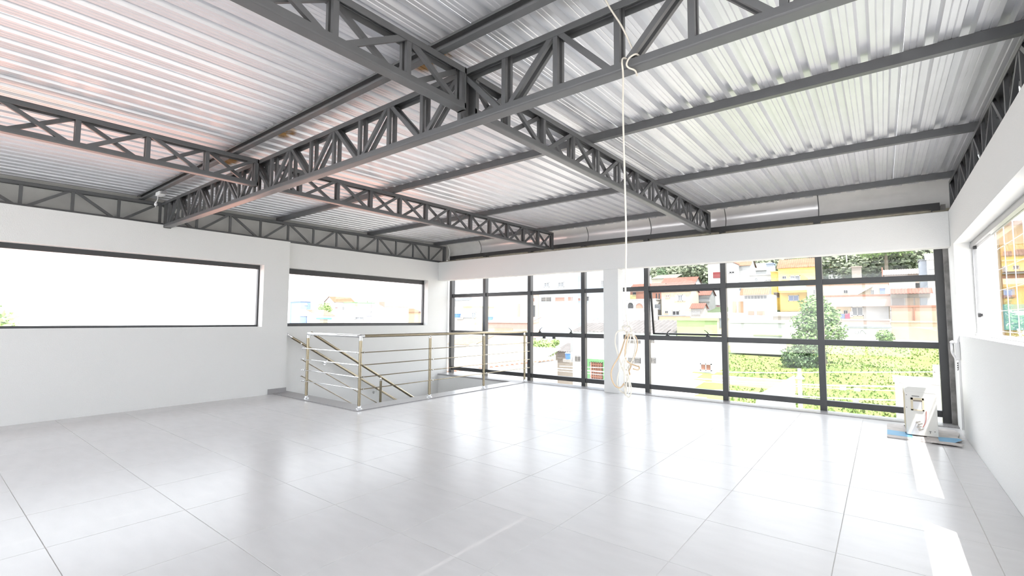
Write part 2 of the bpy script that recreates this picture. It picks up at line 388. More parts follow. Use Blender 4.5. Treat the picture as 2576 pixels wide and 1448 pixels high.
for lab, y in zip(['grey steel purlin just on the camera side of the deep truss', names_p[1], names_p[2], names_p[3], names_p[4]], [1.90, 3.79, 5.58, 7.34, 0.0]):
    z = ztop(y) + .001; w, h, t = .05, .068, .004; pz = z
    poly = [(y - w/2, z), (y + w/2, z), (y + w/2, z + .015), (y + w/2 - t, z + .015), (y + w/2 - t, z + t), (y - w/2 + t, z + t), (y - w/2 + t, z + h - t), (y + w/2 - t, z + h - t), (y + w/2 - t, z + h - .015), (y + w/2, z + h - .015), (y + w/2, z + h), (y - w/2, z + h)]
    if y == 1.90: poly = [(2*y - py_, pz_) for py_, pz_ in poly]
    MB().prism(poly, 'X', -7.98, .84).build('purlin', steel, label=lab, category='purlin', loc=(-3.5, y, z))

# ------------------------------------------------------------------ trusses
def web(mb_list, name, root, p0, p1, side):
    MB().bar(p0, p1, .022, .032, side).build(name, steel, root)
def truss_y(label, x, y0, y1, phase, faces=(-1, 1), zb=2.522, w=.075, ends=True):
    """truss running along Y at x"""
    root = empty('roof_truss', (x, (y0+y1)/2, zb), label, 'truss')
    mb = MB(); t = .004; h = .042
    def ch(ya, yb, zf, flip):
        poly = upoly(x, w, h, t, .008)
        vs = []
        for y in (ya, yb):
            for px, pz in poly: vs.append((px, y, zf(y) + (-pz if flip else pz)))
        n = 16; return MB().add(vs, [tuple(range(n)), tuple(range(n, 2*n))[::-1]] + [(k, (k+1) % n, n+(k+1) % n, n+k) for k in range(n)])
    ch(y0, y1, lambda y: zb, False).build('bottom_chord', steel, root)
    ch(y0, y1, lambda y: ztop(y) - .001, True).build('top_chord', steel, root)
    ys = [2.109 + .4505*k for k in range(-15, 13) if y0 + .02 < 2.109 + .4505*k < y1 - .02]
    nodes = ([y0 + .02] if ys and ys[0] - y0 > .2 else []) + ys + ([y1 - .02] if ys and y1 - ys[-1] > .2 else [])
    if ys and ys[0] - y0 <= .2: nodes[0] = ys[0]
    for s in faces:
        xx = x + s*(w/2 - .016)
        for y in nodes: web(None, 'vertical', root, (xx, y, zb + .004), (xx, y, ztop(y) - .006), (1,0,0))
        for k, (a, b) in enumerate(zip(nodes[:-1], nodes[1:])):
            kk = round((a - 2.109)/.4505) + phase + (s > 0)
            if kk % 2: p, q = (xx, a + .045, zb + .02), (xx, b - .02, ztop(b) - .025)
            else: p, q = (xx, a + .02, ztop(a) - .025), (xx, b - .045, zb + .02)
            web(None, 'diagonal', root, p, q, (1,0,0))
    if ends:
        for y in (y0 + .006, y1 - .006): B(x - w/2, x + w/2, y - .006, y + .006, zb, ztop(y) - .002).build('end_plate', steel, root)
    return root
truss_y('shallow truss from the deep truss towards the viewer, the right one of two', -2.065, YBK + .1, 2.115, 0)
truss_y('shallow truss from the deep truss to the glass front, ending right of the hanging cable', -2.065, 2.205, 7.545, 0)
truss_y('shallow truss from the deep truss towards the viewer, the left one of two', -4.93, YBK + .1, 2.115, 1)
truss_y('shallow truss from the deep truss to the glass front, ending left of the hanging cable', -4.93, 2.205, 7.545, 1)
truss_y('wall truss lying along the top of the left wall', -7.875, YBK + .1, 7.545, 1, faces=(1,), zb=2.474)
truss_y('wall truss lying along the top of the right wall', .715, YBK + .1, 7.545, 0, faces=(-1, 1), zb=2.474)
B(-7.84, -7.80, 7.50, 7.545, 2.474, 2.85).build('trim_11', steel, kind='structure')
# deep truss across the room
bt = empty('roof_truss', (-3.5, 2.16, 2.435), 'deep grey truss crossing the whole room from left wall notch to the right', 'truss')
mb = MB(); channel(mb, 'X', -7.72, .66, 2.16, 2.435, .082, .042); mb.build('bottom_chord', steel, bt)
mb = MB(); channel(mb, 'X', -7.90, .75, 2.16, 2.758, .082, .042, open_='down'); mb.build('top_chord', steel, bt)
xs = [-2.098 + .3655*k for k in range(-15, 8)]
for s in (-1, 1):
    yy = 2.16 + s*(.041 - .016)
    for x in xs: MB().bar((x, yy, 2.439), (x, yy, 2.796), .022, .03, (0,1,0)).build('vertical', steel, bt)
    for k, (a, b) in enumerate(zip(xs[:-1], xs[1:])):
        kk = k - 15
        if kk % 2 == 0: p, q = (a + .02, yy, 2.775), (b - .03, yy, 2.455)
        else: p, q = (a + .03, yy, 2.455), (b - .02, yy, 2.775)
        MB().bar(p, q, .022, .03, (0,1,0)).build('diagonal', steel, bt)
B(-7.715, -7.70, 2.115, 2.205, 2.43, 2.80).build('end_plate', steel, bt)

# ------------------------------------------------------------------ stair railing
RX, RY0 = -5.495, 3.765
PX2 = -6.83
rl = empty('stair_railing', (RX, RY0, .012), 'champagne and chrome railing round two sides of the stairwell', 'railing')
def post(x, y, ztop_, root, zb=.012):
    p = MB().tube([(x, y, zb + .02), (x, y, ztop_ - .035)], .0205, 16).build('post', champagne, root, smooth=False)
    MB().lathe((x, y, zb), [(0, 0), (.042, 0), (.042, .008), (.026, .014), (.026, .04), (.0215, .045)], 16).build('base_flange', chrome, p)
    MB().lathe((x, y, ztop_ - .06), [(.0215, 0), (.024, .004), (.024, .022), (.012, .03), (.009, .055)], 14).build('top_cap', chrome, p)
ZR = .972
posts = [(RX, RY0), (PX2, RY0), (RX, 5.0), (RX, 6.25), (RX, 7.44)]
for x, y in posts: post(x, y, ZR, rl)
MB().tube([(RX, RY0 + .03, ZR), (RX, 7.50, ZR)], .0215, 16).build('top_rail', champagne, rl)
MB().tube([(RX - .03, RY0, ZR), (PX2 + .03, RY0, ZR)], .0215, 16).build('top_rail', chrome, rl, label='chrome looking short top rail')
MB().tube(spline([(RX - .05, RY0, ZR), (RX - .01, RY0, ZR), (RX, RY0 + .01, ZR), (RX, RY0 + .05, ZR)]), .0235, 14).build('elbow', chrome, rl)
MB().tube([(RX, RY0, ZR), (RX, RY0, ZR - .06)], .0235, 14).build('elbow', chrome, rl)
MB().tube(spline([(PX2 + .05, RY0, ZR), (PX2 + .008, RY0, ZR), (PX2, RY0, ZR - .01), (PX2, RY0, ZR - .06)]), .0235, 14).build('elbow', chrome, rl)
MB().lathe((RX, 7.50, ZR), [(0, .012), (.0215, .008), (.0225, 0), (.0215, -.01)], 14, 'Y').build('end_cap', chrome, rl)
for z in (.755, .590, .432, .273):
    xo = RX + .032; yo = RY0 - .032
    MB().tube([(xo, RY0 - .01, z), (xo, 7.56, z)], .0065, 8).build('crossbar', champagne, rl)
    MB().tube([(PX2 - .075, yo, z), (RX + .01, yo, z)], .0065, 8).build('crossbar', chrome, rl)
    for y in [p[1] for p in posts if p[0] == RX]:
        MB().lathe((xo, y + .02, z), [(0, 0), (.012, .002), (.012, .018), (0, .02)], 10, 'Y').box(xo - .03, xo, y - .006, y + .006, z - .006, z + .006).build('bar_clamp', chrome, rl)
    for x in (PX2, RX):
        MB().lathe((x - .05, yo, z), [(0, 0), (.012, .002), (.012, .018), (0, .02)], 10, 'X').box(x - .006, x + .006, yo, yo + .03, z - .006, z + .006).build('bar_clamp', chrome, rl)
    MB().lathe((PX2 - .085, yo, z), [(0, -.012), (.010, -.009), (.014, 0), (.010, .009), (0, .012)], 12, 'X').build('bar_knob', chrome, rl)
# handrails going down
hr = empty('handrail', (-7.72, 3.9, .94), 'champagne handrail fixed to the left wall going down the stairs', 'handrail')
def sl1(y): return .940 - .597*(y - 3.889)
MB().tube([(-7.72, 3.93, sl1(3.93)), (-7.72, 7.0, sl1(7.0))], .0215, 14).build('rail', champagne, hr)
MB().tube(spline([(-7.72, 3.97, sl1(3.97)), (-7.72, 3.925, sl1(3.925)), (-7.725, 3.895, .945), (-7.745, 3.885, .945), (-7.785, 3.885, .945)]), .0235, 14).build('wall_return', chrome, hr)
for y in (4.62, 5.66):
    MB().tube(spline([(-7.72, y, sl1(y) - .02), (-7.72, y, sl1(y) - .07), (-7.75, y, sl1(y) - .09), (-7.795, y, sl1(y) - .09)]), .007, 8).lathe((-7.80, y, sl1(y) - .09), [(0, .006), (.028, .006), (.028, 0)], 14, 'X').build('wall_bracket', chrome, hr)
h2 = empty('stair_railing', (-6.85, 3.9, 0), 'inner railing sloping down the open side of the stairs', 'railing')
def sl2(y): return .920 - .605*(y - 3.935)
MB().tube([(-6.85, 3.82, sl2(3.82)), (-6.85, 7.0, sl2(7.0))], .0215, 14).build('top_rail', champagne, h2)
for dz in (.225, .46, .70):
    MB().tube([(-6.875, 3.70, sl2(3.72) - dz), (-6.875, 7.0, sl2(7.0) - dz)], .0065, 8).build('crossbar', champagne, h2)
    MB().lathe((-6.875, 3.69, sl2(3.72) - dz), [(0, -.012), (.010, -.009), (.013, 0), (.010, .009), (0, .012)], 10, 'Y').build('bar_knob', chrome, h2)
for y in (5.10, 6.2):
    k = int((y - 3.96)/.27); zt_ = -.165*(k + 1); post(-6.83, y, sl2(y) - .01, h2, zb=zt_)

# ------------------------------------------------------------------ hanging cable
cream = mat('cream_cable', (.74, .70, .62), .45); tan = mat('tan_cable', (.62, .46, .30), .5)
R = Vector((math.cos(YAW), -math.sin(YAW), 0)); F = Vector((math.sin(YAW), math.cos(YAW), 0))
Cx, Cy = -.950, 2.085
def cp(px, py, dd=0):
    # bundle coordinates laid out in the vertical plane through the hanging point
    k = .00191; p = Vector((Cx, Cy, 0)) + R*((px - 1571)*k) + F*dd; p.z = 1.19 - (py - 822)*k; return p
hc = empty('hanging_cable', (Cx, Cy, 2.435), 'cream electric cable hanging from the deep truss, coiled in a loose bundle near the column', 'cable')
Z0 = 2.435
main = [(Cx-.12, Cy-.12, 2.95), (Cx-.075, Cy-.02, 2.78), (Cx-.02, Cy+.03, 2.66), (Cx+.015, Cy+.06, 2.56), (Cx+.03, Cy+.09, 2.50), (Cx+.06, Cy+.06, 2.487), (Cx+.055, Cy+.024, 2.485), (Cx+.03, Cy+.008, 2.468), (Cx+.016, Cy+.005, 2.44), (Cx+.022, Cy+.015, 2.424), (Cx+.035, Cy+.06, 2.425), (Cx+.02, Cy+.12, 2.43), (Cx+.01, Cy+.12, 2.485), (Cx, Cy+.04, 2.487), (Cx-.006, Cy+.012, 2.478), (Cx-.005, Cy+.0, 2.45), (Cx, Cy, 2.38)]
main += [(Cx - .003, Cy, 2.2), (Cx + .002, Cy, 1.9), (Cx + .006, Cy, 1.6), (Cx, Cy, 1.35)] + [tuple(cp(1571, 790)), tuple(cp(1575, 815)), tuple(cp(1577, 830))]
MB().tube(spline(main, 6), .0044, 8).build('cable_run', cream, hc, smooth=True)
loops = [[(1577,832),(1568,831),(1566,834),(1572,841),(1580,848),(1585,850),(1584,838),(1578,830)],
 [(1572,841),(1558,843),(1549,853),(1546,875),(1550,900),(1560,935),(1570,955),(1573,975),(1571,992)],
 [(1576,845),(1563,880),(1552,903),(1537,925),(1530,942),(1533,962),(1543,976),(1556,979),(1567,970)],
 [(1580,850),(1571,888),(1556,922),(1547,950),(1547,972),(1556,988),(1568,995)],
 [(1582,850),(1590,862),(1593,888),(1589,912),(1581,932),(1577,958),(1575,985),(1571,1000),(1568,985),(1572,960)],
 [(1585,848),(1596,855),(1603,868),(1602,890),(1593,912)],
 [(1588,925),(1597,928),(1605,931),(1601,937),(1586,934)],
 [(1579,848),(1574,868),(1567,898),(1568,928),(1573,955),(1579,985),(1574,1001),(1568,990),(1568,942),(1573,892),(1581,852)],
 [(1575,850),(1566,875),(1564,900),(1570,915),(1582,925),(1577,945),(1583,950),(1580,938)],
 [(1583,852),(1592,870),(1594,885),(1592,905),(1585,925),(1574,940)]]
for i, lp in enumerate(loops):
    pts = [tuple(cp(x, y, .035*math.sin(1.3*i + .5*k))) for k, (x, y) in enumerate(lp)]
    MB().tube(spline(pts, 6), .0034 if i != 5 else .0026, 6).build('cable_loop', tan if i in (2, 5, 6, 8) else cream, hc, smooth=True)
MB().lathe(tuple(cp(1582, 851)), [(0, -.012), (.018, -.01), (.02, 0), (.018, .01), (0, .012)], 10).build('cable_tie', cream, hc)

# white junction box with a short lead under the purlin near the left wall
jb = empty('ceiling_socket', (-7.16, 1.93, 2.795), 'white socket box with a plug lead hanging under the purlin by the left wall', 'socket')
MB().box(-7.24, -7.10, 1.885, 1.955, 2.745, 2.795).build('box_body', white, jb, bevel=.006)
B(-7.10, -7.06, 1.90, 1.95, 2.76, 2.792).build('conduit_stub', track, jb)
MB().tube(spline([(-7.19, 1.90, 2.746), (-7.18, 1.895, 2.715), (-7.165, 1.89, 2.69), (-7.20, 1.885, 2.655)]), .005, 8).build('lead', white, jb)
MB().lathe((-7.205, 1.885, 2.615), [(0, 0), (.014, .003), (.018, .02), (.010, .045), (.006, .055)], 12).box(-7.213, -7.209, 1.883, 1.887, 2.597, 2.617).box(-7.201, -7.197, 1.883, 1.887, 2.597, 2.617).build('plug', white, jb)

# ------------------------------------------------------------------ boards and condenser unit
bluep = mat('blue_painted_board', (.16, .42, .66), .6, noise_amt=.1); card = mat('pale_board', (.66, .62, .60), .8, noise_amt=.25, nscale=10)
def board(label, poly, z0, z1, strip, cat='board'):
    r_ = empty('painted_board', (*poly[0], z0), label, cat)
    MB().prism(poly, 'Z', z0, z1).build('panel', card, r_)
    MB().prism(strip, 'Z', z1, z1 + .001).build('painted_stripe', bluep, r_)
board('worn board with blue painted edge under the left side of the condenser unit', [(-.01, 6.36), (.34, 6.33), (.40, 6.9), (.37, 7.28), (-.005, 7.17)], .001, .011,
      [(-.007, 6.48), (.20, 6.46), (.20, 6.72), (-.007, 6.76)])
board('torn board with blue corner under the right side of the condenser unit', [(.30, 6.31), (.555, 6.29), (.575, 6.36), (.50, 6.42), (.60, 6.60), (.56, 6.72), (.60, 6.98), (.575, 7.13), (.36, 7.30)], .0125, .019,
      [(.40, 6.40), (.515, 6.41), (.585, 6.60), (.56, 6.66), (.40, 6.62)])
acw = mat('condenser_white', (.78, .77, .73), .4, noise_amt=.04); acc = mat('condenser_cream', (.70, .62, .46), .5)
ax0, ax1, ay0, ay1, az0, az1 = .155, .400, 6.575, 7.18, .022, .512
ac = empty('condenser_unit', ((ax0+ax1)/2, 6.9, az0), 'old white air conditioner condenser unit standing end on by the glass corner', 'air conditioner')
MB().prism([(ax0, az0), (ax1, az0), (ax1, az1 - .05), (ax1 - .015, az1 - .015), (ax1 - .04, az1), (ax0 + .03, az1), (ax0, az1 - .02)], 'Y', ay0 + .004, ay1).build('casing', acw, ac, bevel=.006)
B(ax0 + .004, ax1 + .006, ay0 - .004, ay0 + .02, az0, az1 - .045).build('side_panel', acw, ac, bevel=.003)
MB().prism([(ax0 - .004, az1 - .045), (ax1 + .006, az1 - .06), (ax1, az1 - .02), (ax1 - .03, az1 + .006), (ax0 + .025, az1 + .006), (ax0 - .004, az1 - .02)], 'Y', ay0 - .005, ay1 + .004).build('top_cover', acw, ac, bevel=.006)
yy = ay0 - .004
hx0, hx1, hz0, hz1 = ax0 + .045, ax0 + .15, .275, .405
hd = MB()
for q in ((hx0, hx1, hz1 - .02, hz1), (hx0, hx1, hz0, hz0 + .012), (hx0, hx0 + .018, hz0, hz1), (hx1 - .014, hx1, hz0, hz1)): hd.box(q[0], q[1], yy - .008, yy, q[2], q[3])
hd.build('handle_frame', acc, ac)
B(hx0 + .018, hx1 - .014, yy - .002, yy, hz0 + .012, hz1 - .02).build('handle_recess', white, ac)
B(hx0 + .02, hx1 - .014, yy - .004, yy - .002, hz1 - .036, hz1 - .02).build('recess_shade_strip', mat('recess_shade', (.30, .26, .22), .6), ac)  # dark strip colouring in the shade under the recess top
MB().prism([(ax0 + .02, az0 + .004), (ax0 + .06, az0 + .12), (ax0 + .075, az0 + .165), (ax0 + .12, az0 + .175), (ax0 + .16, az0 + .21), (ax0 + .19, az0 + .26), (ax0 + .17, az0 + .1), (ax0 + .12, az0 + .004)], 'Y', yy - .003, yy).build('valve_cover_plate', white, ac)
brass = mat('valve_metal', (.35, .33, .30), .35, metal=.9)
for i, (vx, vz) in enumerate(((.085, .135), (.10, .115), (.092, .085), (.105, .06))):
    MB().lathe((ax0 + vx, yy - .035, az0 + vz), [(0, 0), (.010, 0), (.010, .012), (.007, .014), (.007, .035)], 10, 'Y').bar((ax0 + vx, yy - .02, az0 + vz), (ax0 + vx + .03, yy - .02, az0 + vz + .012), .010, .010, (0,1,0)).build('service_valve', brass, ac)
MB().tube(spline([(ax0 + .165, yy - .004, .275), (ax0 + .16, yy - .012, .2), (ax0 + .15, yy - .014, .15), (ax0 + .13, yy - .016, .11)]), .0025, 6).build('earth_wire', mat('red_wire', (.45, .08, .05), .5), ac)
B(ax0 + .055, ax0 + .115, yy - .001, yy, .418, .428).build('maker_label', mat('label_grey', (.25, .25, .24), .5), ac)
for q in ((.01, .30), (.225, .075), (.012, .43)): MB().lathe((ax0 + q[0], yy - .002, q[1]), [(0, 0), (.004, 0), (.004, .003)], 8, 'Y').build('screw', black, ac)
def text(s, size, loc, rot, m, parent, name, ext=.001):
    c = bpy.data.curves.new(name, 'FONT'); c.body = s; c.size = size; c.extrude = ext
    o = bpy.data.objects.new(name, c); COL.objects.link(o); dg = bpy.context.evaluated_depsgraph_get()
    me = bpy.data.meshes.new_from_object(o.evaluated_get(dg)); bpy.data.objects.remove(o)
    q = bpy.data.objects.new(name, me); COL.objects.link(q); me.materials.clear(); me.materials.append(m)
    q.parent = parent; q.location = Vector(loc) - Vector(parent['_o']); q.rotation_euler = rot
    return q
text('T', .035, (ax0 + .178, yy - .001, .052), (math.pi/2, 0, 0), black, ac, 'letter_mark')
# fan grille on the side facing the wall and coil fins on the other
for r_ in (.05, .09, .13, .17): MB().tube([(ax1 + .008, 6.86 + r_*math.cos(a_*.3927), .27 + r_*math.sin(a_*.3927)) for a_ in range(17)], .003, 6).build('fan_guard_ring', acw, ac)
for k in range(14): B(ax0 - .004, ax0, ay0 + .04 + k*.038, ay0 + .05 + k*.038, .06, .44).build('coil_fin', acc, ac)
for y in (ay0 + .08, ay1 - .1): B(ax0 - .01, ax1 + .01, y, y + .03, .019, .024).build('foot', black, ac)

# ------------------------------------------------------------------ intercom and conduit on the right wall
ip = empty('intercom_phone', (.64, 6.98, .92), 'white wall intercom handset with a short black coiled cord', 'intercom')
MB().box(.605, .64, 6.945, 7.025, .80, .985).build('base', white, ip, bevel=.008)
MB().tube(spline([(.595, 7.0, .985), (.578, 7.0, .975), (.576, 7.0, .93), (.58, 7.0, .87), (.60, 7.0, .82), (.615, 7.0, .79)]), [.018]*7 + [.011]*18 + [.013]*5 + [.010], 10).build('handset', white, ip, smooth=True)
coil = [(.622 + .009*math.cos(t*.9), 6.995 + .012*math.sin(t*.9) + .012*math.sin(t*.06*2), .775 - .0022*t if t < 32 else .775 - .0022*(64 - t)) for t in range(64)]
coil = [(.622 + .006*math.cos(t*1.1), 6.99 + .018*math.sin(math.pi*t/40) *1 + .006*math.sin(t*1.1), .77 - .085*(1 - abs(1 - t/20))) for t in range(41)]
MB().tube(coil, .0045, 6).build('coiled_cord', black, ip)
cd = empty('wall_conduit', (.63, 6.98, .06), 'thin white surface conduit running down from the intercom to near the floor', 'conduit')
MB().box(.622, .64, 6.97, 6.99, .08, .80).box(.622, .64, 6.97, 6.99, .985, 1.06).build('duct', white, cd)
B(.620, .64, 6.966, 6.994, .06, .08).build('end_piece', white, cd)

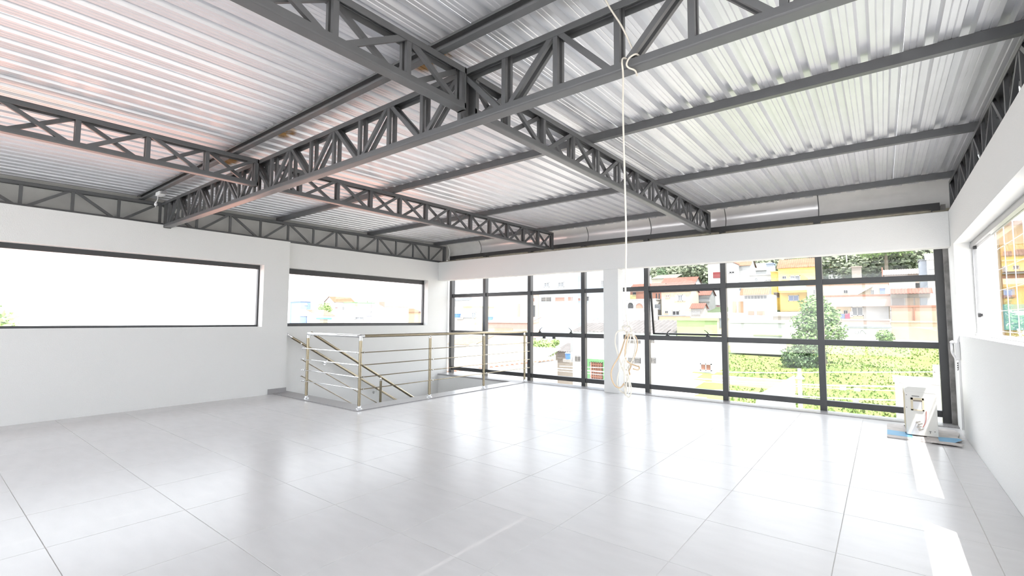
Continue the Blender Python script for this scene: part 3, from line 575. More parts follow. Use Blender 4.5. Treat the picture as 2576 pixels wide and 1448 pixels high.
HOUSES = [
  ('tall pale blue apartment block with two small white windows near its top','paleblue','Y',92.8,5.8,(-64.3,-55.01,-3.88,23.91),6.4,('flat','white'),[('win',-62.82,-61.36,8.88,10.01,'grey'),('win',-58.94,-57.33,8.73,9.93,'grey'),('louver',-63.61,-60.91,5.52,6.55,'dark'),('hole',-59.7,-57.23,5.53,6.36,'rust'),('hole',-56.28,-55.13,5.57,6.38,'rust'),('pipe',-55.43,-55.33,-2.86,19.72,'white')]),
  ('added block coloured bluish as the shaded right side of the tall apartment block','blueshade','Y',95.2,3.8,(-56.43,-46.0,-2.8,23.25),6.4,('flat','white'),[('hole',-53.01,-51.99,5.58,6.49,'dark'),('hole',-51.99,-51.09,5.57,6.28,'tan'),('hole',-55.92,-54.45,5.64,6.19,'rust'),('win',-49.09,-48.5,8.51,10.02,'grey'),('panel',-52.21,-49.72,1.63,6.54,'white')]),  # separate block; the shade on the tall block's side is in its colour
  ('long white two storey building with green doorway and corrugated grey roof','white','Y',40.8,3.2,(-24.22,-10.97,-5.65,-0.24),9.6,('none','white'),[('louver',-23.95,-23.37,-2.81,-2.31,'dark'),('louver',-18.39,-17.21,-0.87,-0.58,'dark'),('louver',-18.41,-17.2,-2.65,-2.15,'dark'),('louver',-16.28,-15.81,-2.55,-2.06,'dark'),('frame',-22.59,-20.69,-4.45,-2.5,'green'),('grille',-22.2,-20.82,-4.44,-2.72,'rust'),('win',-12.04,-11.13,-2.9,-2.31,'rust'),('louver',-16.26,-15.93,-0.77,-0.46,'dark'),('hole',-15.36,-15.01,-5.15,-4.78,'grey'),('hole',-15.01,-14.66,-5.15,-4.82,'tan')]),
  ('lime green rooftop box behind the corrugated grey roof','lime','Y',41.6,3.8,(-14.19,-11.85,-0.16,1.2),3.2,('flat','lime'),[]),
  ('small cream house with wide window right of the lime green box','cream2','Y',60.8,3.8,(-17.46,-15.33,-0.67,1.51),4.8,('flat','white'),[('win',-17.26,-16.38,0.39,1.02,'grey'),('hole',-15.59,-15.36,0.36,1.51,'grey')]),
  ('cream two storey house with white shutters and a red tiled roof','cream','Y',99.2,5.8,(-37.04,-31.06,2.1,7.26),6.4,('gable','red'),[('win',-36.16,-35.22,5.96,6.64,'tan'),('shut',-34.14,-31.92,5.24,6.56,'white'),('win',-36.3,-35.62,2.69,3.28,'dark'),('win',-34.78,-33.2,2.27,3.26,'dark')]),
  ('low peach wall building in front of the cream house','peach','Y',88.0,2.6,(-33.37,-28.39,0.75,2.0),6.4,('flat','grey'),[]),
  ('pink and orange brick house above white arches','brick','Y',105.6,4.5,(-46.98,-39.4,5.38,8.43),6.4,('gable','red'),[('hole',-46.27,-45.48,7.12,7.78,'dark'),('hole',-40.7,-40.42,6.06,7.33,'dark'),('hole',-40.05,-39.77,6.05,7.32,'dark'),('panel',-46.98,-45.49,6.19,7.22,'yellow2')]),
  ('white house with two round arches beside the aluminium column','white','Y',99.2,3.8,(-45.29,-38.27,2.54,5.67),6.4,('flat','white'),[('arch',-44.63,-43.41,3.69,5.11,'dark'),('arch',-42.76,-41.21,3.59,4.89,'salmon'),('grille',-38.53,-37.23,3.46,4.66,'grey')]),
  ('plain white garden wall below the arched white house','white','Y',92.8,0.6,(-42.21,-35.66,0.83,3.43),8.0,('flat','white'),[]),
  ('open garage with red tiled canopy beside the cream house','grey2','Y',105.6,4.5,(-32.99,-29.0,1.73,6.7),6.4,('gable','red'),[('hole',-32.7,-29.05,5.33,6.18,'grey'),('lattice',-34.31,-30.92,2.07,3.2,'white')]),
  ('red tiled porch roof hut attached right of the cream house','greyc','Y',96.0,3.2,(-29.94,-27.66,1.68,3.63),6.4,('gable','red'),[('lattice',-31.11,-28.11,2.31,3.09,'white')]),
  ('tall white house with maroon window canopies','white','Y',112.0,5.8,(-30.94,-25.66,1.77,14.04),6.4,('flat','rust'),[('panel',-29.83,-28.22,10.78,12.12,'maroon'),('win',-26.46,-25.32,11.59,12.12,'dark'),('win',-30.33,-28.39,3.64,4.8,'pinkc'),('panel',-30.1,-28.5,2.66,3.55,'cyan')]),
  ('white house with orange gable roof behind the balcony roofs','white2','Y',118.4,6.4,(-27.05,-23.51,1.81,13.9),6.4,('gable','orange'),[('win',-27.89,-26.68,12.18,12.83,'dark'),('hole',-28.52,-28.17,7.57,8.5,'dark')]),
  ('white pitched roof house below the wooded hill','white','Y',128.0,6.4,(-27.14,-21.23,9.64,13.55),6.4,('gable','white'),[('win',-24.63,-24.01,11.21,11.7,'dark')]),
  ('long white terrace house with round vent','white2','Y',108.8,5.1,(-21.74,-17.6,5.05,10.65),6.4,('flat','white'),[('vent',-20.71,-20.18,9.53,10.12,'grey'),('win',-18.86,-17.7,9.35,9.68,'dark'),('win',-23.9,-22.82,7.39,8.15,'grey')]),
  ('white shed with sloped blue sheet roof near the yellow house','bluew','Y',121.6,2.6,(-20.68,-19.22,11.84,14.22),4.8,('flat','blue3'),[]),
  ('white garage house with orange tiled canopy and peach doors','white','Y',96.0,3.8,(-22.98,-15.43,1.34,5.95),6.4,('none','orange'),[('awning',-20.62,-15.8,5.92,7.24,'orange'),('glassband',-20.1,-16.4,5.27,5.78,'grey'),('panel',-22.21,-21.52,2.74,4.83,'peachd'),('panel',-21.17,-20.35,2.73,4.81,'peachd'),('panel',-19.57,-18.57,2.29,3.02,'salmon'),('panel',-18.11,-16.8,2.28,3.0,'salmon')]),
  ('bright yellow two storey house with white windows','yellow','Y',102.4,6.4,(-15.31,-10.92,1.75,6.73),6.4,('none','yellow'),[('win',-13.88,-12.14,4.94,6.06,'blue3')]),
  ('bright yellow upper storey of the house with a white sloping side','yellow','Y',100.8,5.8,(-15.19,-9.2,6.63,11.1),0.16,('gable','orange'),[('win',-14.53,-13.88,9.0,9.59,'dark'),('win',-13.3,-11.65,8.62,9.58,'grey'),('bandw',-15.23,-9.24,6.85,8.16,'yellowp')]),
  ('narrow yellow strip coloured deeper for shadow at the left of the yellow house','yellowshade','Y',105.6,3.8,(-17.19,-15.67,1.37,10.86),6.4,('flat','yellow'),[('hole',-16.77,-15.46,5.9,6.76,'brown')]),  # deeper yellow stands for the shadow on this strip
  ('bare concrete retaining wall under the yellow house','stone','Y',92.8,1.3,(-15.01,-11.73,-1.43,1.97),4.8,('flat','stone'),[]),
  ('blank white boundary wall above the grass bank','white','Y',52.8,1.9,(-12.52,-7.74,-1.75,1.0),0.32,('flat','white'),[('panel',-10.34,-7.77,-0.25,-0.13,'limep')]),
  ('cream house with outside concrete stairs','cream2','Y',96.0,5.1,(-10.16,0.89,5.28,7.25),6.4,('flat','rust'),[('win',-4.97,-4.38,5.81,6.41,'dark'),('win',-1.34,-0.93,5.45,6.29,'grey'),('hole',-0.22,0.48,5.42,6.5,'blue3'),('stairs',-3.46,-1.12,5.42,6.91,'stone'),('louver',-9.23,-8.94,5.67,6.7,'grey')]),
  ('long white wall with terracotta coping','pinkw','Y',89.6,2.6,(-8.99,1.05,3.65,5.06),0.16,('flat','rust'),[]),
  ('cream terrace with glass door and towels on its rail','cream','Y',91.2,4.5,(-7.3,0.95,1.34,3.81),1.6,('none','white'),[('win',-4.83,-4.27,2.33,2.95,'dark'),('win',-3.81,-2.31,2.08,3.5,'grey'),('panel',-4.65,-4.04,1.64,2.45,'pink'),('panel',-5.32,-4.7,1.64,2.39,'blue3'),('panel',-4.03,-3.62,1.89,2.76,'white'),('panel',-2.31,0.76,1.53,3.53,'white')]),
  ('low wall with sloping pink rendered coping','pinkw','Y',80.0,1.9,(-5.76,0.77,0.14,1.32),0.32,('flat','pinkw'),[]),
  ('white graffiti covered wall above the grass bank','white','Y',75.2,1.3,(-4.51,0.72,-1.4,0.36),3.2,('flat','grey'),[('scrawl',-4.16,-1.47,-0.42,0.14,'grey')]),
  ('unfinished house with open bays under a red roof','greyc','Y',88.0,5.1,(1.04,5.41,3.11,5.88),1.6,('none','red'),[('slabroof',1.04,5.58,5.14,5.93,'red'),('panel',1.15,5.35,4.69,5.14,'stone'),('hole',1.16,2.49,3.35,4.61,'taupe'),('hole',2.66,3.53,3.34,4.58,'tan'),('hole',3.7,4.21,3.33,4.56,'tan'),('hole',4.26,5.02,3.32,4.54,'grey')]),
  ('pink brick wall below the open bays','brickp','Y',80.0,1.3,(0.95,5.59,1.04,3.08),0.16,('flat','rust'),[('pipe',3.19,3.27,1.25,3.04,'rust')]),
  ('stained peach retaining wall above the grass','peachw','Y',76.8,1.3,(0.82,5.49,-1.39,1.1),3.2,('flat','peachw'),[]),
  ('tall narrow white house at the right end of the hillside','white','Y',105.6,3.8,(6.25,7.64,6.11,11.64),6.4,('gable','white'),[('panel',6.39,7.59,9.91,10.04,'grey')]),
  ('pale blue shaded house beside the tall narrow white house','bluew','Y',107.2,3.8,(5.36,6.34,6.23,11.69),6.4,('flat','grey'),[('hole',4.67,5.24,6.73,7.83,'dark')]),  # separate bluish block for the blue side of the white house
  ('plain white storey behind the red roofed open bays','white','Y',102.4,3.8,(0.97,4.46,6.29,7.95),3.2,('flat','pinkw'),[]),
  ('small cottage with red roof among the hill trees','white','Y',176.0,4.5,(-12.75,-9.1,15.0,17.83),6.4,('gable','red'),[('win',-11.92,-11.31,16.4,17.14,'blue3')]),
  ('grey block chimney like water tower on the cream house','stone','Y',99.2,1.3,(-3.87,-2.56,7.68,10.38),0.8,('flat','stone'),[]),
  ('white parapet house with sloping pink roof','pinkw','Y',112.0,4.5,(0.54,5.42,8.22,9.82),6.4,('shed','pinkw'),[('pipe',0.17,0.35,9.23,11.32,'rust')]),
  ('row of red tiled roofs left of the tall white house','white','Y',118.4,5.1,(-44.15,-35.85,8.21,10.49),6.4,('gable','red'),[]),
  ('pale roofed house between the red roofs and tall white house','cream2','Y',136.0,5.1,(-53.56,-46.49,11.59,13.45),6.4,('shed','tanr'),[]),
  ('pale yellow house with small windows beside blue tank','paleyel','Y',83.2,5.1,(-79.92,-74.52,-1.79,4.16),6.4,('flat','yellow2'),[('win',-77.06,-75.66,1.61,2.93,'grey'),('win',-77.02,-76.38,-0.84,-0.37,'grey')]),
  ('white rooftop room carrying a blue water tank','white2','Y',80.0,3.2,(-80.06,-76.19,-1.75,1.49),6.4,('flat','grey'),[('win',-81.0,-79.94,-0.2,1.02,'dark')]),
  ('white house on the far slope above the yellow house','white','Y',120.0,5.1,(-122.23,-112.51,5.13,7.78),6.4,('shed','grey'),[('hole',-120.83,-119.24,5.86,7.13,'grey')]),
  ('large cream house wall with a slim brick chimney','cream3','Y',96.0,5.1,(-83.45,-69.89,0.36,7.76),6.4,('flat','salmonp'),[('pipe',-73.01,-72.38,1.09,5.22,'tan')]),
  ('salmon roofed cottage behind the railing','salmonp','Y',70.4,3.8,(-61.15,-51.24,-1.89,0.58),6.4,('shed','salmonp'),[('panel',-59.12,-54.74,-1.01,-0.41,'salmon')]),
  ('long white house with salmon wall and greenish window','salmonp','Y',48.0,4.5,(-44.3,-35.29,-5.06,-2.65),4.8,('shed','pinkw'),[('win',-43.79,-40.28,-4.22,-3.06,'olive'),('win',-39.73,-39.0,-3.61,-3.25,'grey')]),
  ('white annex with orange lean-to on the far left','white','Y',54.4,4.5,(-55.7,-50.05,-6.41,-2.74),4.8,('shed','peach'),[('hole',-53.02,-52.24,-5.04,-4.42,'grey')]),
  ('flat white roofed building below the left glass panes','white','Y',35.2,3.8,(-36.0,-24.86,-5.92,-2.69),6.4,('shed','white'),[]),
  ('small open shed with grey corrugated roof and blue tank','stone','Y',54.4,3.2,(-34.95,-32.29,-4.63,-3.0),3.2,('shed','fibro'),[('hole',-34.5,-32.71,-3.84,-3.21,'taupe')]),
  ('narrow dark sided building left of the tall apartment block','cream2','Y',96.0,3.2,(-68.91,-66.39,-4.25,7.31),6.4,('flat','orange'),[('hole',-68.68,-67.95,5.84,6.53,'rust'),('hole',-68.67,-67.7,1.11,4.75,'dark')]),
  ('orange and yellow apartment house with laundry on its balcony','orangey','Y',38.4,5.1,(5.43,8.39,0.13,6.69),9.6,('flat','rust'),[('hole',5.56,5.89,4.9,5.22,'dark'),('hole',6.0,6.38,4.88,5.29,'dark'),('hole',5.53,6.7,3.99,4.66,'brown2'),('bandw',5.43,8.4,3.28,3.83,'orange'),('panel',5.46,5.9,2.73,3.07,'blue3'),('panel',5.42,5.95,2.55,2.73,'maroon'),('panel',5.4,6.57,0.76,2.21,'teal')]),
  ('blue fronted shop house seen through the far left window','blue4','X',-144.0,6.4,(76.45,79.86,-0.15,6.63),6.4,('flat','white'),[('win',77.92,78.72,5.38,6.01,'white'),('panel',76.46,79.87,1.98,4.11,'white')]),
  ('house with a large salmon tiled roof seen through the left window','white','X',-136.0,6.4,(77.94,83.69,-0.46,2.12),6.4,('shed','salmon'),[('panel',77.28,82.44,1.01,1.5,'teal'),('hole',78.47,81.11,-0.09,1.01,'olive')]),
  ('white house with orange eaves in the middle distance','white','X',-152.0,6.4,(92.99,101.28,-0.69,7.13),6.4,('gable','orange'),[('win',96.2,96.99,4.84,5.55,'grey'),('win',97.63,98.44,4.88,5.59,'grey'),('win',93.39,94.32,4.79,5.35,'maroon'),('win',98.68,99.65,2.17,3.17,'grey')]),
  ('three storey house with green painted top floor','white','X',-144.0,6.4,(95.95,104.1,-0.62,6.79),6.4,('flat','green'),[('panel',96.01,100.02,5.76,6.74,'limep'),('win',98.08,99.05,5.78,6.48,'dark'),('win',102.34,103.18,5.18,6.46,'pinkc'),('win',102.41,103.41,3.33,4.04,'grey'),('win',96.16,99.67,1.05,1.88,'grey')]),
  ('white gabled hall with red edged roof','white','X',-128.0,6.4,(96.08,106.27,-0.47,5.22),6.4,('shed','redl'),[]),
  ('lilac garage house beside the white hall','lilac','X',-134.4,4.8,(97.38,100.76,-0.12,2.16),6.4,('flat','grey'),[]),
  ('small peach house at the right of the left window view','peach','X',-134.4,4.8,(111.6,118.14,-0.59,3.75),6.4,('shed','orange'),[('win',116.37,117.32,3.49,4.22,'maroon')]),
]

# ================================================================== outside
C_ = {'paleblue': (.62,.70,.80), 'blueshade': (.50,.60,.74), 'white': (.78,.78,.77), 'white2': (.70,.70,.69), 'lime': (.50,.68,.30), 'limep': (.55,.72,.38), 'cream': (.76,.64,.46),
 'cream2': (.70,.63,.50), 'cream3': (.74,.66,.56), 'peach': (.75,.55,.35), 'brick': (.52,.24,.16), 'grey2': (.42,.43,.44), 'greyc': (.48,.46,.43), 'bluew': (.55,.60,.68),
 'yellow': (1.1,.80,.26), 'yellowp': (1.15,.98,.60), 'yellowshade': (1.0,.66,.14), 'yellow2': (.76,.66,.30), 'stone': (.40,.37,.32), 'pinkw': (.68,.54,.47), 'brickp': (.66,.42,.30), 'peachw': (.70,.52,.36),
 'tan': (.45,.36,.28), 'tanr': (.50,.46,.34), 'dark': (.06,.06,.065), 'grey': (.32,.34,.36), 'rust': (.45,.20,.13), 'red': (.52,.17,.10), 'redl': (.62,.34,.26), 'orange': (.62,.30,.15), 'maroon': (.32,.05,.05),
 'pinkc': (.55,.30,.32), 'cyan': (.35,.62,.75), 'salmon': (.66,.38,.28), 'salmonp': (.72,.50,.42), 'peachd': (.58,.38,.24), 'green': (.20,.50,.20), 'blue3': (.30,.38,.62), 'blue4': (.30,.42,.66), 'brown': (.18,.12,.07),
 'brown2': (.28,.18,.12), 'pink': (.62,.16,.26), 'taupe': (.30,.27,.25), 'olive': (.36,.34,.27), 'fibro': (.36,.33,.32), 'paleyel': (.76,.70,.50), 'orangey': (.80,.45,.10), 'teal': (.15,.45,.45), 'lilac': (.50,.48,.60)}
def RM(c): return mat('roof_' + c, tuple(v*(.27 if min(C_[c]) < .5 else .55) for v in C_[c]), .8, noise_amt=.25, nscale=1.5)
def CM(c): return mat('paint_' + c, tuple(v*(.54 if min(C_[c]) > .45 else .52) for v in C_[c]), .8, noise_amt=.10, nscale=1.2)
rooftile = {}
def ribbed(mb, x0, x1, y0, z0, y1, z1, pitch=.35, h=.06):
    """sloping roof sheet with ribs running up the slope, x0..x1"""
    n = max(3, int((x1 - x0)/pitch)); vs = []; k = 0; P = []
    for i in range(n):
        xa = x0 + (x1 - x0)*i/n; d = (x1 - x0)/n
        P += [(xa, 0), (xa + d*.3, h), (xa + d*.6, h), (xa + d*.9, 0)]
    P.append((x1, 0)); m_ = len(P)
    for (y, z) in ((y0, z0), (y1, z1)):
        for px, pz in P: vs.append((px, y, z + pz))
    for (y, z) in ((y0, z0), (y1, z1)):
        for px, pz in P: vs.append((px, y, z + pz - .05))
    fs = [(i, i+1, m_+i+1, m_+i) for i in range(m_-1)] + [(2*m_+i, 3*m_+i, 3*m_+i+1, 2*m_+i+1) for i in range(m_-1)] + [(i, 2*m_+i, 2*m_+i+1, i+1) for i in range(m_-1)]
    mb.add(vs, fs)
def swapxy(mb, flip):
    mb.v = [(y, x, z) for x, y, z in mb.v]
def house(spec):
    lab, col, ax, D, dep, (a0, a1, z0, z1), drop, roof, items = spec
    sx = ax == 'X'           # facade in a plane of constant X, facing +X
    if a0 > a1: a0, a1 = a1, a0
    s = -1 if sx else 1      # direction away from the room
    zb = z0 - (drop if not sx else 10)
    def tr(mb):
        if sx: mb.v = [(y, x, z) for x, y, z in mb.v]
        return mb
    c = ((a0+a1)/2, D) if not sx else (D, (a0+a1)/2)
    root = empty('house', (*c, zb), lab, 'house' if not ('wall' in lab.split()[:5] and 'house' not in lab) else 'wall')
    if root['category'] == 'wall': root.name = 'boundary_wall'
    e = s*dep
    y0, y1 = sorted((D, D + e))
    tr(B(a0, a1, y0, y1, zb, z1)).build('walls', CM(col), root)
    kind, rc = roof; ov = .25
    if kind == 'flat':
        tr(MB().box(a0 - .12, a1 + .12, y0 - .12, y1 + .12, z1, z1 + .22)).build('parapet', CM(rc), root)
    elif kind == 'gable':
        ym = D + e/2; rise = max(.5, dep*.32)
        for (ya, yb) in ((D - s*ov, ym), (D + e + s*ov, ym)):
            m_ = MB(); ribbed(m_, a0 - ov, a1 + ov, ya, z1 - .05, yb, z1 + rise); tr(m_).build('roof_slope', RM(rc), root)
        for xx in (a0 + .05, a1 - .25):
            tr(MB().prism([(D, z1), (D + e, z1), (ym, z1 + rise - .08)], 'X', xx, xx + .2)).build('gable_wall', CM(col), root)
    elif kind == 'shed':
        m_ = MB(); ribbed(m_, a0 - ov, a1 + ov, D - s*ov, z1, D + e + s*ov, z1 + max(.7, dep*.3)); tr(m_).build('roof_slope', RM(rc), root)
    f = D
    def bx(x0, x1, d0, d1, za, zb_):
        p, q = sorted((f - s*d0, f - s*d1)); return tr(MB().box(x0, x1, p, q, za, zb_))
    def mbx(m_, x0, x1, d0, d1, za, zb_):
        p, q = sorted((f - s*d0, f - s*d1)); m_.box(x0, x1, p, q, za, zb_)
    for k, l, r_, b, t, c2 in items:
        if l > r_: l, r_ = r_, l
        w = r_ - l; h = t - b; tk = min(.12, w*.09)
        if k in ('win', 'shut'):
            m_ = MB(); L0, R0 = (l + w*.28, r_ - w*.28) if k == 'shut' else (l, r_)
            for q in ((L0, R0, b, b + tk), (L0, R0, t - tk, t), (L0, L0 + tk, b, t), (R0 - tk, R0, b, t), ((L0+R0)/2 - tk*.4, (L0+R0)/2 + tk*.4, b, t)): mbx(m_, q[0], q[1], .0, .10, q[2], q[3])
            wf_ = tr(m_).build('window', CM('white'), root)
            bx(L0 + tk*.5, R0 - tk*.5, .0, .04, b + tk*.5, t - tk*.5).build('pane', CM('grey' if k == 'shut' else c2), wf_)
            if k == 'shut':
                for q in ((l, L0 - .05), (R0 + .05, r_)): bx(q[0], q[1], 0, .08, b, t).build('shutter', CM('white'), root)
        elif k == 'louver':
            wf_ = bx(l, r_, 0, .03, b, t).build('vent_opening', CM(c2), root)
            m_ = MB(); n = 4
            for i in range(n): z = b + h*(i + .5)/n; mbx(m_, l + w*.05, r_ - w*.05, .03, .10, z - h*.05, z + h*.05)
            mbx(m_, (l+r_)/2 - w*.02, (l+r_)/2 + w*.02, .03, .12, b, t)
            tr(m_).build('louvre', CM('greyc'), wf_)
        elif k in ('grille',):
            wf_ = bx(l, r_, 0, .03, b, t).build('doorway', CM('dark'), root); m_ = MB()
            for i in range(7): x = l + w*(i + .5)/7; mbx(m_, x - w*.03, x + w*.03, .03, .12, b, t)
            for i in range(3): z = b + h*(i + .5)/3; mbx(m_, l, r_, .03, .10, z - h*.02, z + h*.02)
            tr(m_).build('bars', CM(c2), wf_)
        elif k == 'lattice':
            m_ = MB(); n = 9
            for i in range(n):
                x = l + w*i/n; y = f - s*.06
                m_.bar((x, y, b), (min(x + h, r_), y, t), .05, .08, (0,1,0)); m_.bar((min(x + h, r_), y, b), (x, y, t), .05, .08, (0,1,0))
            tr(m_).build('lattice_screen', CM(c2), root)
        elif k == 'frame':
            m_ = MB(); t2 = w*.13
            for q in ((l, r_, t - t2*1.2, t), (l, l + t2, b, t - t2*1.2), (r_ - t2, r_, b, t - t2*1.2)): mbx(m_, q[0], q[1], 0, .12, q[2], q[3])
            tr(m_).build('door_surround', CM(c2), root)
        elif k == 'arch':
            cx = (l+r_)/2; rr = w/2; n = 10
            poly = [(l, b), (r_, b)] + [(cx + rr*math.cos(math.pi*i/n), t - rr + rr*math.sin(math.pi*i/n)) for i in range(n + 1)]
            p, q = sorted((f, f - s*.05)); tr(MB().prism(poly, 'Y', p, q)).build('arch', CM(c2), root)
            poly2 = [(cx + rr*1.2*math.cos(math.pi*i/n), t - rr + rr*1.2*math.sin(math.pi*i/n)) for i in range(n + 1)]
            tr(MB().tube([(x, f - s*.05, z) for x, z in poly2], .12, 6)).build('arch_rim', CM('white'), root)
        elif k == 'vent':
            tr(MB().lathe(((l+r_)/2, f - s*.08, (b+t)/2), [(w*.30, 0), (w*.30, .1*s), (w*.5, .1*s), (w*.5, 0), (w*.3, 0)], 16, 'Y')).build('round_vent', CM(c2), root)
        elif k == 'stairs':
            n = 8
            for i in range(n):
                x = l + w*i/n; z = b + h*i/n; bx(x, x + w/n, 0, .9, z, z + h/n*.6).build('step', CM(c2), root)
            p = f - s*.9; tr(MB().bar((l, p, b), (r_, p, t), .15, h*.16, (0,1,0))).build('stair_edge', CM('white'), root)
        elif k in ('awning', 'slabroof'):
            m_ = MB(); ribbed(m_, l, r_, f - s*1.6, b, f, t, .35, .05)
            tr(m_).build('canopy_roof', RM(c2), root)
        elif k == 'glassband':
            o_ = bx(l, r_, 0, .06, b, t).build('glazed_band', CM(c2), root); m_ = MB()
            for i in range(8): x = l + w*i/7; mbx(m_, x - .04, x + .04, .06, .12, b, t)
            tr(m_).build('glazing_bars', CM('white'), o_)
        elif k == 'scrawl':
            m_ = MB(); rr = random.Random(5); x = l
            while x < r_ - .5:
                pts = [(x + rr.uniform(0, .8), f - s*.03, rr.uniform(b, t)) for _ in range(4)]
                m_.tube(spline(pts, 4), .03, 5); x += .9
            tr(m_).build('graffiti', CM(c2), root)
        elif k == 'pipe':
            bx(l, max(r_, l + .1), 0, .15, b, t).build('pipe', CM(c2), root)
        else:
            nm = {'hole': 'opening', 'panel': 'wall_panel', 'bandw': 'wall_band'}.get(k, 'wall_panel')
            bx(l, r_, 0, .05 if k == 'hole' else .09, b, t).build(nm, CM(c2), root)
            if k == 'hole' and w > .5 and h > .4:
                m_ = MB(); e_ = min(.08, h*.1)
                for q in ((l - e_, r_ + e_, t, t + e_), (l - e_, r_ + e_, b - e_, b)): mbx(m_, q[0], q[1], 0, .14, q[2], q[3])
                tr(m_).build('lintel', CM('greyc' if col != 'greyc' else 'stone'), root)
    return root
for sp in HOUSES: house(sp)

# ------------------------------------------------------------------ ground
import bisect
PTS = [(-300, -9), (8, -9), (20, -6.5), (26, -4.3), (30, -3.75), (34, -3.65), (52, -2.55), (66, -1.6), (80, -.9), (100, 2.5), (140, 8.5), (180, 13), (240, 27), (300, 44), (420, 62)]
def terr(x, y):
    i = max(1, min(len(PTS)-1, bisect.bisect([p[0] for p in PTS], y))); (ya, za), (yb, zb_) = PTS[i-1], PTS[i]
    z = za + (zb_ - za)*max(0, min(1, (y - ya)/(yb - ya)))
    q = x/max(y, 1.)
    w = max(0, min(1, (q + .45)/.10)); w = w*w*(3 - 2*w)
    d = math.hypot(x, y)
    low = -9 + max(0, d - 30)*.03; low = min(low, -3.0 - d*.012)
    if y < 20: w = w*max(0, min(1, (y - 8)/12)); 
    z = z*w + low*(1 - w)
    return z + .25*noise.noise(Vector((x*.12, y*.12, 0)))*min(1, max(0, d - 15)/20)*2
vs = []; fs = []
xs_ = [-330 + 12*i for i in range(22)] + [-66 + 3*i for i in range(16)] + [-18 + .9*i for i in range(36)] + [16 + 8*i for i in range(14)]
ys_ = [-60 + 10*i for i in range(7)] + [9 + 1.2*i for i in range(60)] + [84 + 9*i for i in range(37)]
for y in ys_:
    for x in xs_: vs.append((x, y, terr(x, y)))
nx = len(xs_)
for j in range(len(ys_)-1):
    for i in range(nx-1): fs.append((j*nx+i, j*nx+i+1, (j+1)*nx+i+1, (j+1)*nx+i))
grassm = mat('hill_grass', (.085, .15, .020), .9, col2=(.15, .17, .045), nscale=.22, bump=.6, bscale=3)
tb = MB().add(vs, fs).build('ground', mat('town_ground', (.50, .46, .42), .9, noise_amt=.2, nscale=.4), kind='structure', smooth=True)
tb.data.materials.append(grassm); tb.data.materials.append(mat('hill_undergrowth', (.06, .09, .04), .9, noise_amt=.4, nscale=.3))
for p in tb.data.polygons:
    x, y, z = p.center; q = x/max(y, 1)
    if 21 < y < 74 and -.30 < q < .25: p.material_index = 1
    elif y > 105 and -.52 < q < .3: p.material_index = 2
# grass tufts on the bank
rg = random.Random(11); gm = MB()
for _ in range(7000):
    y = rg.uniform(22, 66); x = rg.uniform(-12, 4) * (y/50) ; z = terr(x, y)
    if (-10.6 < x < -4.6 and 37 < y < 38.6) or (-5.5 < x < -3.1 and 25.2 < y < 26.3): continue
    if y > 52.2 and x < -5.5: continue
    h = rg.uniform(.06, .2); w = rg.uniform(.05, .14); a_ = rg.uniform(0, 6.28); dx, dy = math.cos(a_)*w, math.sin(a_)*w; lx, ly = rg.uniform(-.12, .12), rg.uniform(-.12, .12)
    o = len(gm.v); gm.v += [(x - dx, y - dy, z - .03), (x + dx, y + dy, z - .03), (x + lx, y + ly, z + h)]; gm.f.append((o, o+1, o+2))
gm2 = MB(); gm2.v, gm2.f = gm.v, gm.f
gm2.build('grass', mat('grass_blades', (.085, .155, .020), .8, col2=(.14, .17, .04), nscale=.5), kind='stuff', label='bright green grass covering the bank outside the right panes', category='grass')
# ------------------------------------------------------------------ trees
def leafmat(name, c, c2): return mat(name, c, .7, col2=c2, nscale=1.5)
leafA = leafmat('leaf_green', (.09, .17, .05), (.18, .28, .10)); leafD = leafmat('leaf_dark', (.035, .075, .03), (.10, .16, .07)); leafH = leafmat('leaf_hill_haze', (.085, .115, .065), (.20, .22, .14)); leafL = leafmat('leaf_light', (.16, .27, .06), (.32, .42, .16))  # leafH is lightened so distant haze sits in the leaf colour
bark = mat('bark', (.16, .13, .10), .9)
def crown_mesh(blobs, n, size, seed):
    r = random.Random(seed); mb = MB(); tot = sum(b[3]*b[4]*b[5] for b in blobs)
    for (cx, cy, cz, rx, ry, rz) in blobs:
        for _ in range(int(n*rx*ry*rz/tot) + 1):
            while True:
                d = Vector((r.gauss(0,1), r.gauss(0,1), r.gauss(0,1)))
                if d.length > .1: break
            d.normalize(); q = r.uniform(.62, 1.05)
            q *= 1 + .22*noise.noise(d*2.6 + Vector((cx, cy, cz)))
            p = Vector((cx + d.x*rx*q, cy + d.y*ry*q, cz + d.z*rz*q))
            a = Vector((r.gauss(0,1), r.gauss(0,1), r.gauss(0,.6))).normalized(); b = a.cross(d + Vector((.01,.02,.03))).normalized(); s_ = size*r.uniform(.6, 1.4)
            o = len(mb.v); mb.v += [tuple(p - a*s_), tuple(p + b*s_*.5), tuple(p + a*s_), tuple(p - b*s_*.5)]; mb.f.append((o, o+1, o+2, o+3))
    return mb
def tree(name, label, base, blobs, n, size, m, trunk=None, group=None, cat='tree', seed=1):
    t = empty(name, base, label, cat, group); bx_, by_, bz_ = base
    mb = crown_mesh([(bx_+b[0], by_+b[1], bz_+b[2], b[3], b[4], b[5]) for b in blobs], n, size, seed)
    o = mb.build('crown', m, t); 
    if trunk: MB().tube([(bx_+p[0], by_+p[1], bz_+p[2]) for p in trunk[0]], trunk[1], 8).build('trunk', bark, t)
    return t
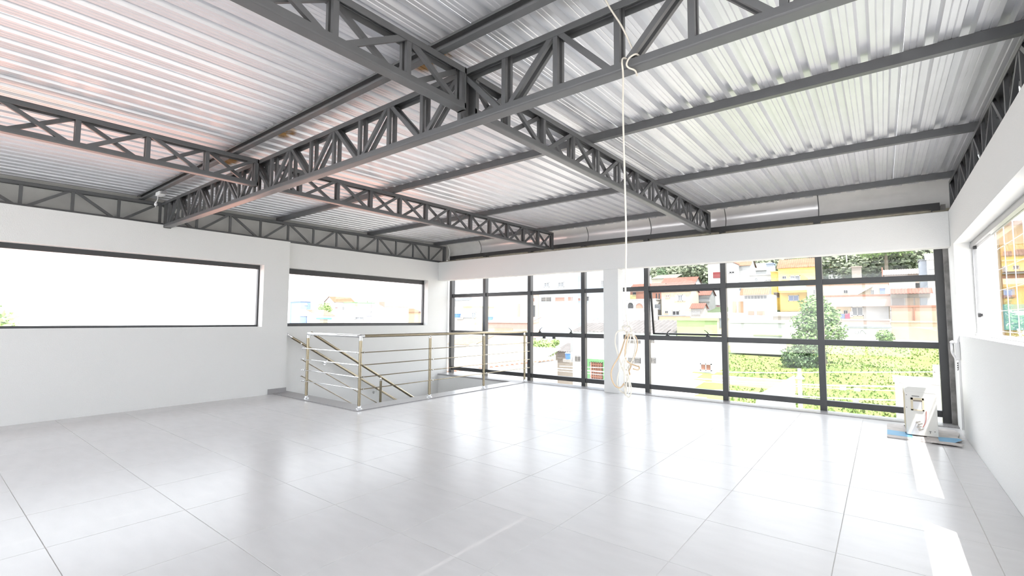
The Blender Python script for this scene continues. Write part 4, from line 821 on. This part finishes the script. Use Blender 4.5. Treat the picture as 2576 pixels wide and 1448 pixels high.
tree('tree', 'bushy green tree on the bank behind the mullion, in front of the yellow house', (-4.6, 51.2, -2.9),
     [(-.2, 0, 5.4, 1.25, 1.2, 1.1), (.5, .2, 4.6, 1.2, 1.2, 1.0), (-.7, 0, 4.0, 1.5, 1.3, 1.0), (.6, 0, 3.1, 1.5, 1.3, 1.1), (-.7, 0, 2.6, 1.5, 1.3, 1.0), (.1, 0, 4.2, 1.3, 1.2, 1.2)], 5200, .16, leafA,
     ([(.5, 0, -.4), (.3, 0, 1.4), (0, 0, 3), (0, 0, 4.6)], [.16, .13, .10, .04]), seed=2)
tree('bush', 'dark shrub mass at the foot of the bushy tree', (-5.9, 48.4, -3.0), [(-.2, 0, 1.0, 1.2, 1.0, 1.1), (.6, 0, .7, 1.0, .9, .9), (.3, .2, 1.9, .9, .8, .8), (1.3, 0, 1.4, .8, .8, .9)], 3000, .13, leafD, ([(0, 0, -.2), (.1, 0, 1)], [.08, .04]), cat='bush', seed=3)
tree('bush', 'small round green bush in front of the graffiti wall', (.10, 70.4, -1.3), [(0, 0, .8, .85, .8, .75), (.4, 0, .5, .5, .5, .45)], 1200, .12, leafA, ([(0, 0, -.2), (0, 0, .8)], [.06, .03]), cat='bush', seed=4)
tree('tree', 'light green round tree beside the grey corrugated shed roof', (-28.3, 41.6, -3.0), [(0, 0, 1.3, 1.35, 1.2, .85), (-.9, 0, 1.6, .7, .7, .6), (.7, 0, 1.0, .8, .8, .6)], 2600, .12, leafL, ([(0, 0, -.6), (0, 0, 1.2)], [.1, .05]), seed=5)
tree('bush', 'small bright green treetop above the grey corrugated shed roof', (-35, 54.4, -2.9), [(0, 0, 1.1, .6, .6, .5)], 700, .11, leafL, ([(0, 0, -.6), (0, 0, .9)], [.06, .03]), cat='bush', seed=6)
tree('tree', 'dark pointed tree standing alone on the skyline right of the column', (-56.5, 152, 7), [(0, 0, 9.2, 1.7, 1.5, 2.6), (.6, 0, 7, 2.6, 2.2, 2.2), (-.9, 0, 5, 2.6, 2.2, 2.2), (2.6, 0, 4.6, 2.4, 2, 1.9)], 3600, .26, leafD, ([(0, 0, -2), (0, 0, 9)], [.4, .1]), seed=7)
tree('tree', 'feathery palm like tree left of the small red roofed cottage', (-17.6, 150, 10), [(0, 0, 9, 1.8, 1.5, 1.6), (.6, 0, 6, 1.6, 1.5, 1.6)], 1000, .35, leafL, ([(0, 0, -2), (0, 0, 8.8)], [.3, .2]), seed=8)
tree('tree', 'light green rounded tree nearest the top right corner of the glass front', (1.2, 150, 12.0), [(0, 0, 8.2, 4.6, 3.5, 2.6), (-3.2, 0, 7.2, 3.0, 2.6, 2.0), (3.4, 0, 7.6, 3.2, 2.6, 2.1)], 3400, .32, leafL, ([(0, 0, -2), (0, 0, 7)], [.5, .3]), seed=9)
# wooded hill: one proto, then copies
pb = [(0, 0, 6.5, 5.2, 4.4, 3.4), (3, .5, 5.2, 3.8, 3.2, 2.6), (-3, 0, 5.4, 3.6, 3.2, 2.7), (.6, 0, 8.4, 3.2, 2.8, 2.2)]
rh = random.Random(21); proto = None
spots = []
for row, (yy, z_) in enumerate(((165, 0), (190, 0), (215, 0), (240, 0), (265, 0), (290, 0))):
    nq = 10
    for i in range(nq):
        qx = -.365 + .455*(i + rh.uniform(.1, .9))/nq
        spots.append((qx*yy, yy + rh.uniform(-8, 8), rh.uniform(.75, 1.2)))
for (x, y, s_) in spots:
    if proto is None or rh.random() < 0:
        proto = tree('hill_tree', 'mid green broad tree of the wooded hill behind the houses', (0, 0, 0), pb, 1500, .55, leafH, ([(0, 0, -3), (0, 0, 6)], [.5, .3]), group='trees of the wooded hill', seed=13); o = proto
    else:
        o = proto.copy(); COL.objects.link(o)
        for ch in proto.children: c = ch.copy(); COL.objects.link(c); c.parent = o
    o.location = (x, y, terr(x, y) - .5); o.scale = (s_*1.15, s_*1.15, s_); o.rotation_euler.z = rh.uniform(0, 6.28)
for i, (x, y, zc, r_, lab) in enumerate(((-150, 88, 5.2, 1.6, 'pale green treetop above the orange eaved house in the left window'), (-150, 105, 5.6, 2.2, 'broad pale treetop above the green topped house in the left window'), (-138, 128, 4.8, 2.0, 'green tree at the right end of the left window view'), (-60, 3.5, .5, 2.0, 'green tree at the lower left corner of the long window'))):
    tree('tree', lab, (x, y, zc - 5), [(0, 0, 5, r_*1.3, r_*1.3, r_), (.8, .8, 4.2, r_, r_, r_*.8)], 900, .3, leafL, ([(0, 0, -2), (0, 0, 4.5)], [.3, .15]), seed=30+i)

# ------------------------------------------------------------------ roofs, tanks, poles, cables
r1 = empty('corrugated_roof', (-19, 44, 0), 'long grey corrugated roof with pale green gutter behind the column', 'roof')
m_ = MB(); ribbed(m_, -25.2, -14.35, 41.8, -.02, 46.6, 1.17, .42, .10); m_.build('roof_sheet', RM('fibro'), r1)
B(-25.3, -14.3, 41.6, 41.85, -.32, .02).build('gutter', mat('gutter_green', (.42, .58, .44), .6), r1)
B(-25.2, -14.4, 42, 46.4, -3, -.1).build('walls', CM('white'), r1)
def tank(label, x, y, z, r, h, stand=None):
    t = empty('water_tank', (x, y, z), label, 'water tank')
    MB().lathe((x, y, z), [(0, 0), (r*.82, 0), (r, h*.8), (r*1.06, h*.8), (r*1.06, h*.86), (0, h*.86)], 20).build('tank_body', mat('tank_blue', (.07, .17, .42), .45), t, smooth=False)
    MB().lathe((x, y, z + h*.86), [(r*1.04, 0), (r*.8, h*.1), (0, h*.14)], 20).build('lid', mat('tank_lid', (.25, .38, .62), .5), t)
    if stand: B(x - r*1.4, x + r*1.4, y - r, y + r, z - stand, z).build('stand', CM('greyc'), t)
tank('blue water tank on the white rooftop room, leftmost of three', -77.8, 79.0, 1.65, .85, 1.05, .35)
tank('smaller blue water tank beside the second mullion', -65.8, 76.8, 1.1, .65, .85, .6)
tank('blue water tank under the corrugated shed roof', -30.7, 50.6, -3.6, .38, .85, .35)
pm = mat('pole_concrete', (.50, .46, .43), .9, noise_amt=.2, nscale=3)
po = empty('utility_pole', (1.23, 19.2, -8), 'thick concrete utility pole at the right edge of the glass front', 'pole')
MB().tube([(1.23, 19.2, -9.2), (1.23, 19.2, -.09)], [.14, .10], 20).build('shaft', pm, po)
for z in (-.32, -.92, -1.2): MB().lathe((1.23, 19.2, z), [(.105, 0), (.118, 0), (.118, .035), (.105, .035)], 16).build('clamp_band', chrome, po)
p2 = empty('utility_pole', (-3.32, 27.2, -6), 'slim concrete pole with a white street lamp cap outside the middle panes', 'pole')
MB().tube([(-3.32, 27.2, -7), (-3.32, 27.2, -1.12)], [.13, .085], 14).build('shaft', pm, p2)
MB().lathe((-3.32, 27.2, -1.62), [(.06, .16), (.14, .12), (.2, .03), (.19, 0), (0, .0)], 16).build('lamp_cap', white, p2)
wire = mat('cable_grey', (.62, .60, .58), .5)
CAB = [('uppermost thin street cable across the grass', [(-12, 19.0, -.95), (-4.57, 19.2, -.72), (-1.32, 19.2, -.49), (1.23, 19.2, -.30)], .014),
 ('thick street cable carrying dark splice brackets', [(-14, 19.2, -1.1), (-9.84, 19.2, -1.08), (-4.61, 19.2, -1.04), (-1.74, 19.2, -.95), (.42, 19.2, -.82), (1.23, 19.2, -.90)], .022),
 ('thin street cable just under the thick one', [(-14, 19.25, -1.2), (-7.62, 19.25, -1.22), (-4.61, 19.25, -1.13), (-1.74, 19.25, -1.04), (1.23, 19.25, -.92)], .013),
 ('lowest street cable with one hanging bracket', [(-14, 19.1, -1.40), (-7.63, 19.1, -1.53), (-4.6, 19.1, -1.40), (-1.75, 19.1, -1.35), (.41, 19.1, -1.22), (1.23, 19.1, -1.18)], .020),
 ('faint slack street cable behind the lower right rail', [(-14, 19.3, -1.5), (-7.6, 19.3, -1.60), (-4.8, 19.3, -1.55), (-1.7, 19.3, -1.60), (1.23, 19.3, -1.5)], .009)]
for lab, pts, rr in CAB:
    t = empty('street_cable', pts[0], lab, 'cable'); MB().tube(spline(pts, 6), rr, 6).build('strand', wire, t)
    if 'brackets' in lab:
        for x in (-1.12, -.74): B(x - .09, x + .09, 19.17, 19.23, -1.06, -.95).build('splice_bracket', mat('bracket_grey', (.22, .22, .23), .6), t)
    if 'hanging' in lab: B(-.86, -.70, 19.07, 19.13, -1.40, -1.29).build('splice_bracket', mat('bracket_grey', (.22, .22, .23), .6), t)
nb = empty('boundary_wall', (.65, 17.6, -1), 'white block wall of the next plot behind the condenser unit', 'wall')
MB().box(.22, 1.6, 17.6, 19.0, -9, -.52).build('walls', CM('white'), nb); B(.17, 1.65, 17.55, 19.05, -.52, -.46).build('coping', CM('white2'), nb)
nt_ = empty('boundary_wall', (-4, 25.6, -3), 'white triangular side wall on the grass by the slim pole', 'wall')
MB().prism([(-5.3, -3.9), (-3.36, -3.9), (-3.36, -1.32), (-4.9, -2.35)], 'Y', 25.6, 25.9).build('walls', CM('white'), nt_)
rw = empty('boundary_wall', (-8, 38, -3), 'low pinkish retaining wall across the grass bank', 'wall')
B(-10.3, -4.9, 37.6, 38.2, -5.5, -2.9).build('walls', CM('pinkw'), rw)
sg_ = empty('shop_sign', (-17.3, 32, -3.9), 'pale sign board with tall letters below the green doorway', 'sign')
B(-18.2, -16.6, 32, 32.1, -4.3, -3.35).build('board', CM('white'), sg_)
text('UILE', .55, (-17.9, 31.97, -3.95), (math.pi/2, 0, 0), mat('sign_letter', (.45, .42, .30), .6), sg_, 'lettering')
# terracotta roofs added below the left window sills to bounce pink onto the ceiling
for i, (x0, x1, y0, y1, lab) in enumerate(((-22, -9.2, -9, 3.0, 'unseen terracotta roof added for pink bounce just outside the long left window'), (-26, -11.0, 4.0, 17, 'terracotta roof added for pink bounce outside the far left window'))):
    rr_ = empty('bounce_roof', ((x0+x1)/2, (y0+y1)/2, 0), lab, 'roof')
    m_ = MB(); ribbed(m_, y0, y1, x1, .05 - i*.5, x0, -1.0 - i*.5, .30, .05); m_.v = [(y, x, z) for x, y, z in m_.v]; m_.build('roof_slope', mat('bounce_terracotta', (.70, .37, .28), .85, noise_amt=.2, nscale=2), rr_)
    B(x0 + .4, x1 - .4, y0 + .3, y1 - .3, -9, -1.6).build('walls', CM('white'), rr_)
# small rooftop antennas against the hill
for i, (x, y, z, h, lab) in enumerate(((-4.5, 99, 14.4, 2.6, 'white antenna mast on the block water tower'), (9.0, 100, 12.5, 3.2, 'white antenna mast above the pink sloping roof'))):
    a_ = empty('antenna', (x, y, z), lab, 'antenna'); MB().tube([(x, y, z - 3), (x, y, z + h)], .07, 6).build('mast', white, a_); B(x - .5, x + .5, y - .05, y + .05, z + h - .15, z + h).build('crossarm', white, a_)
for o in bpy.data.objects:
    if '_o' in o: del o['_o']
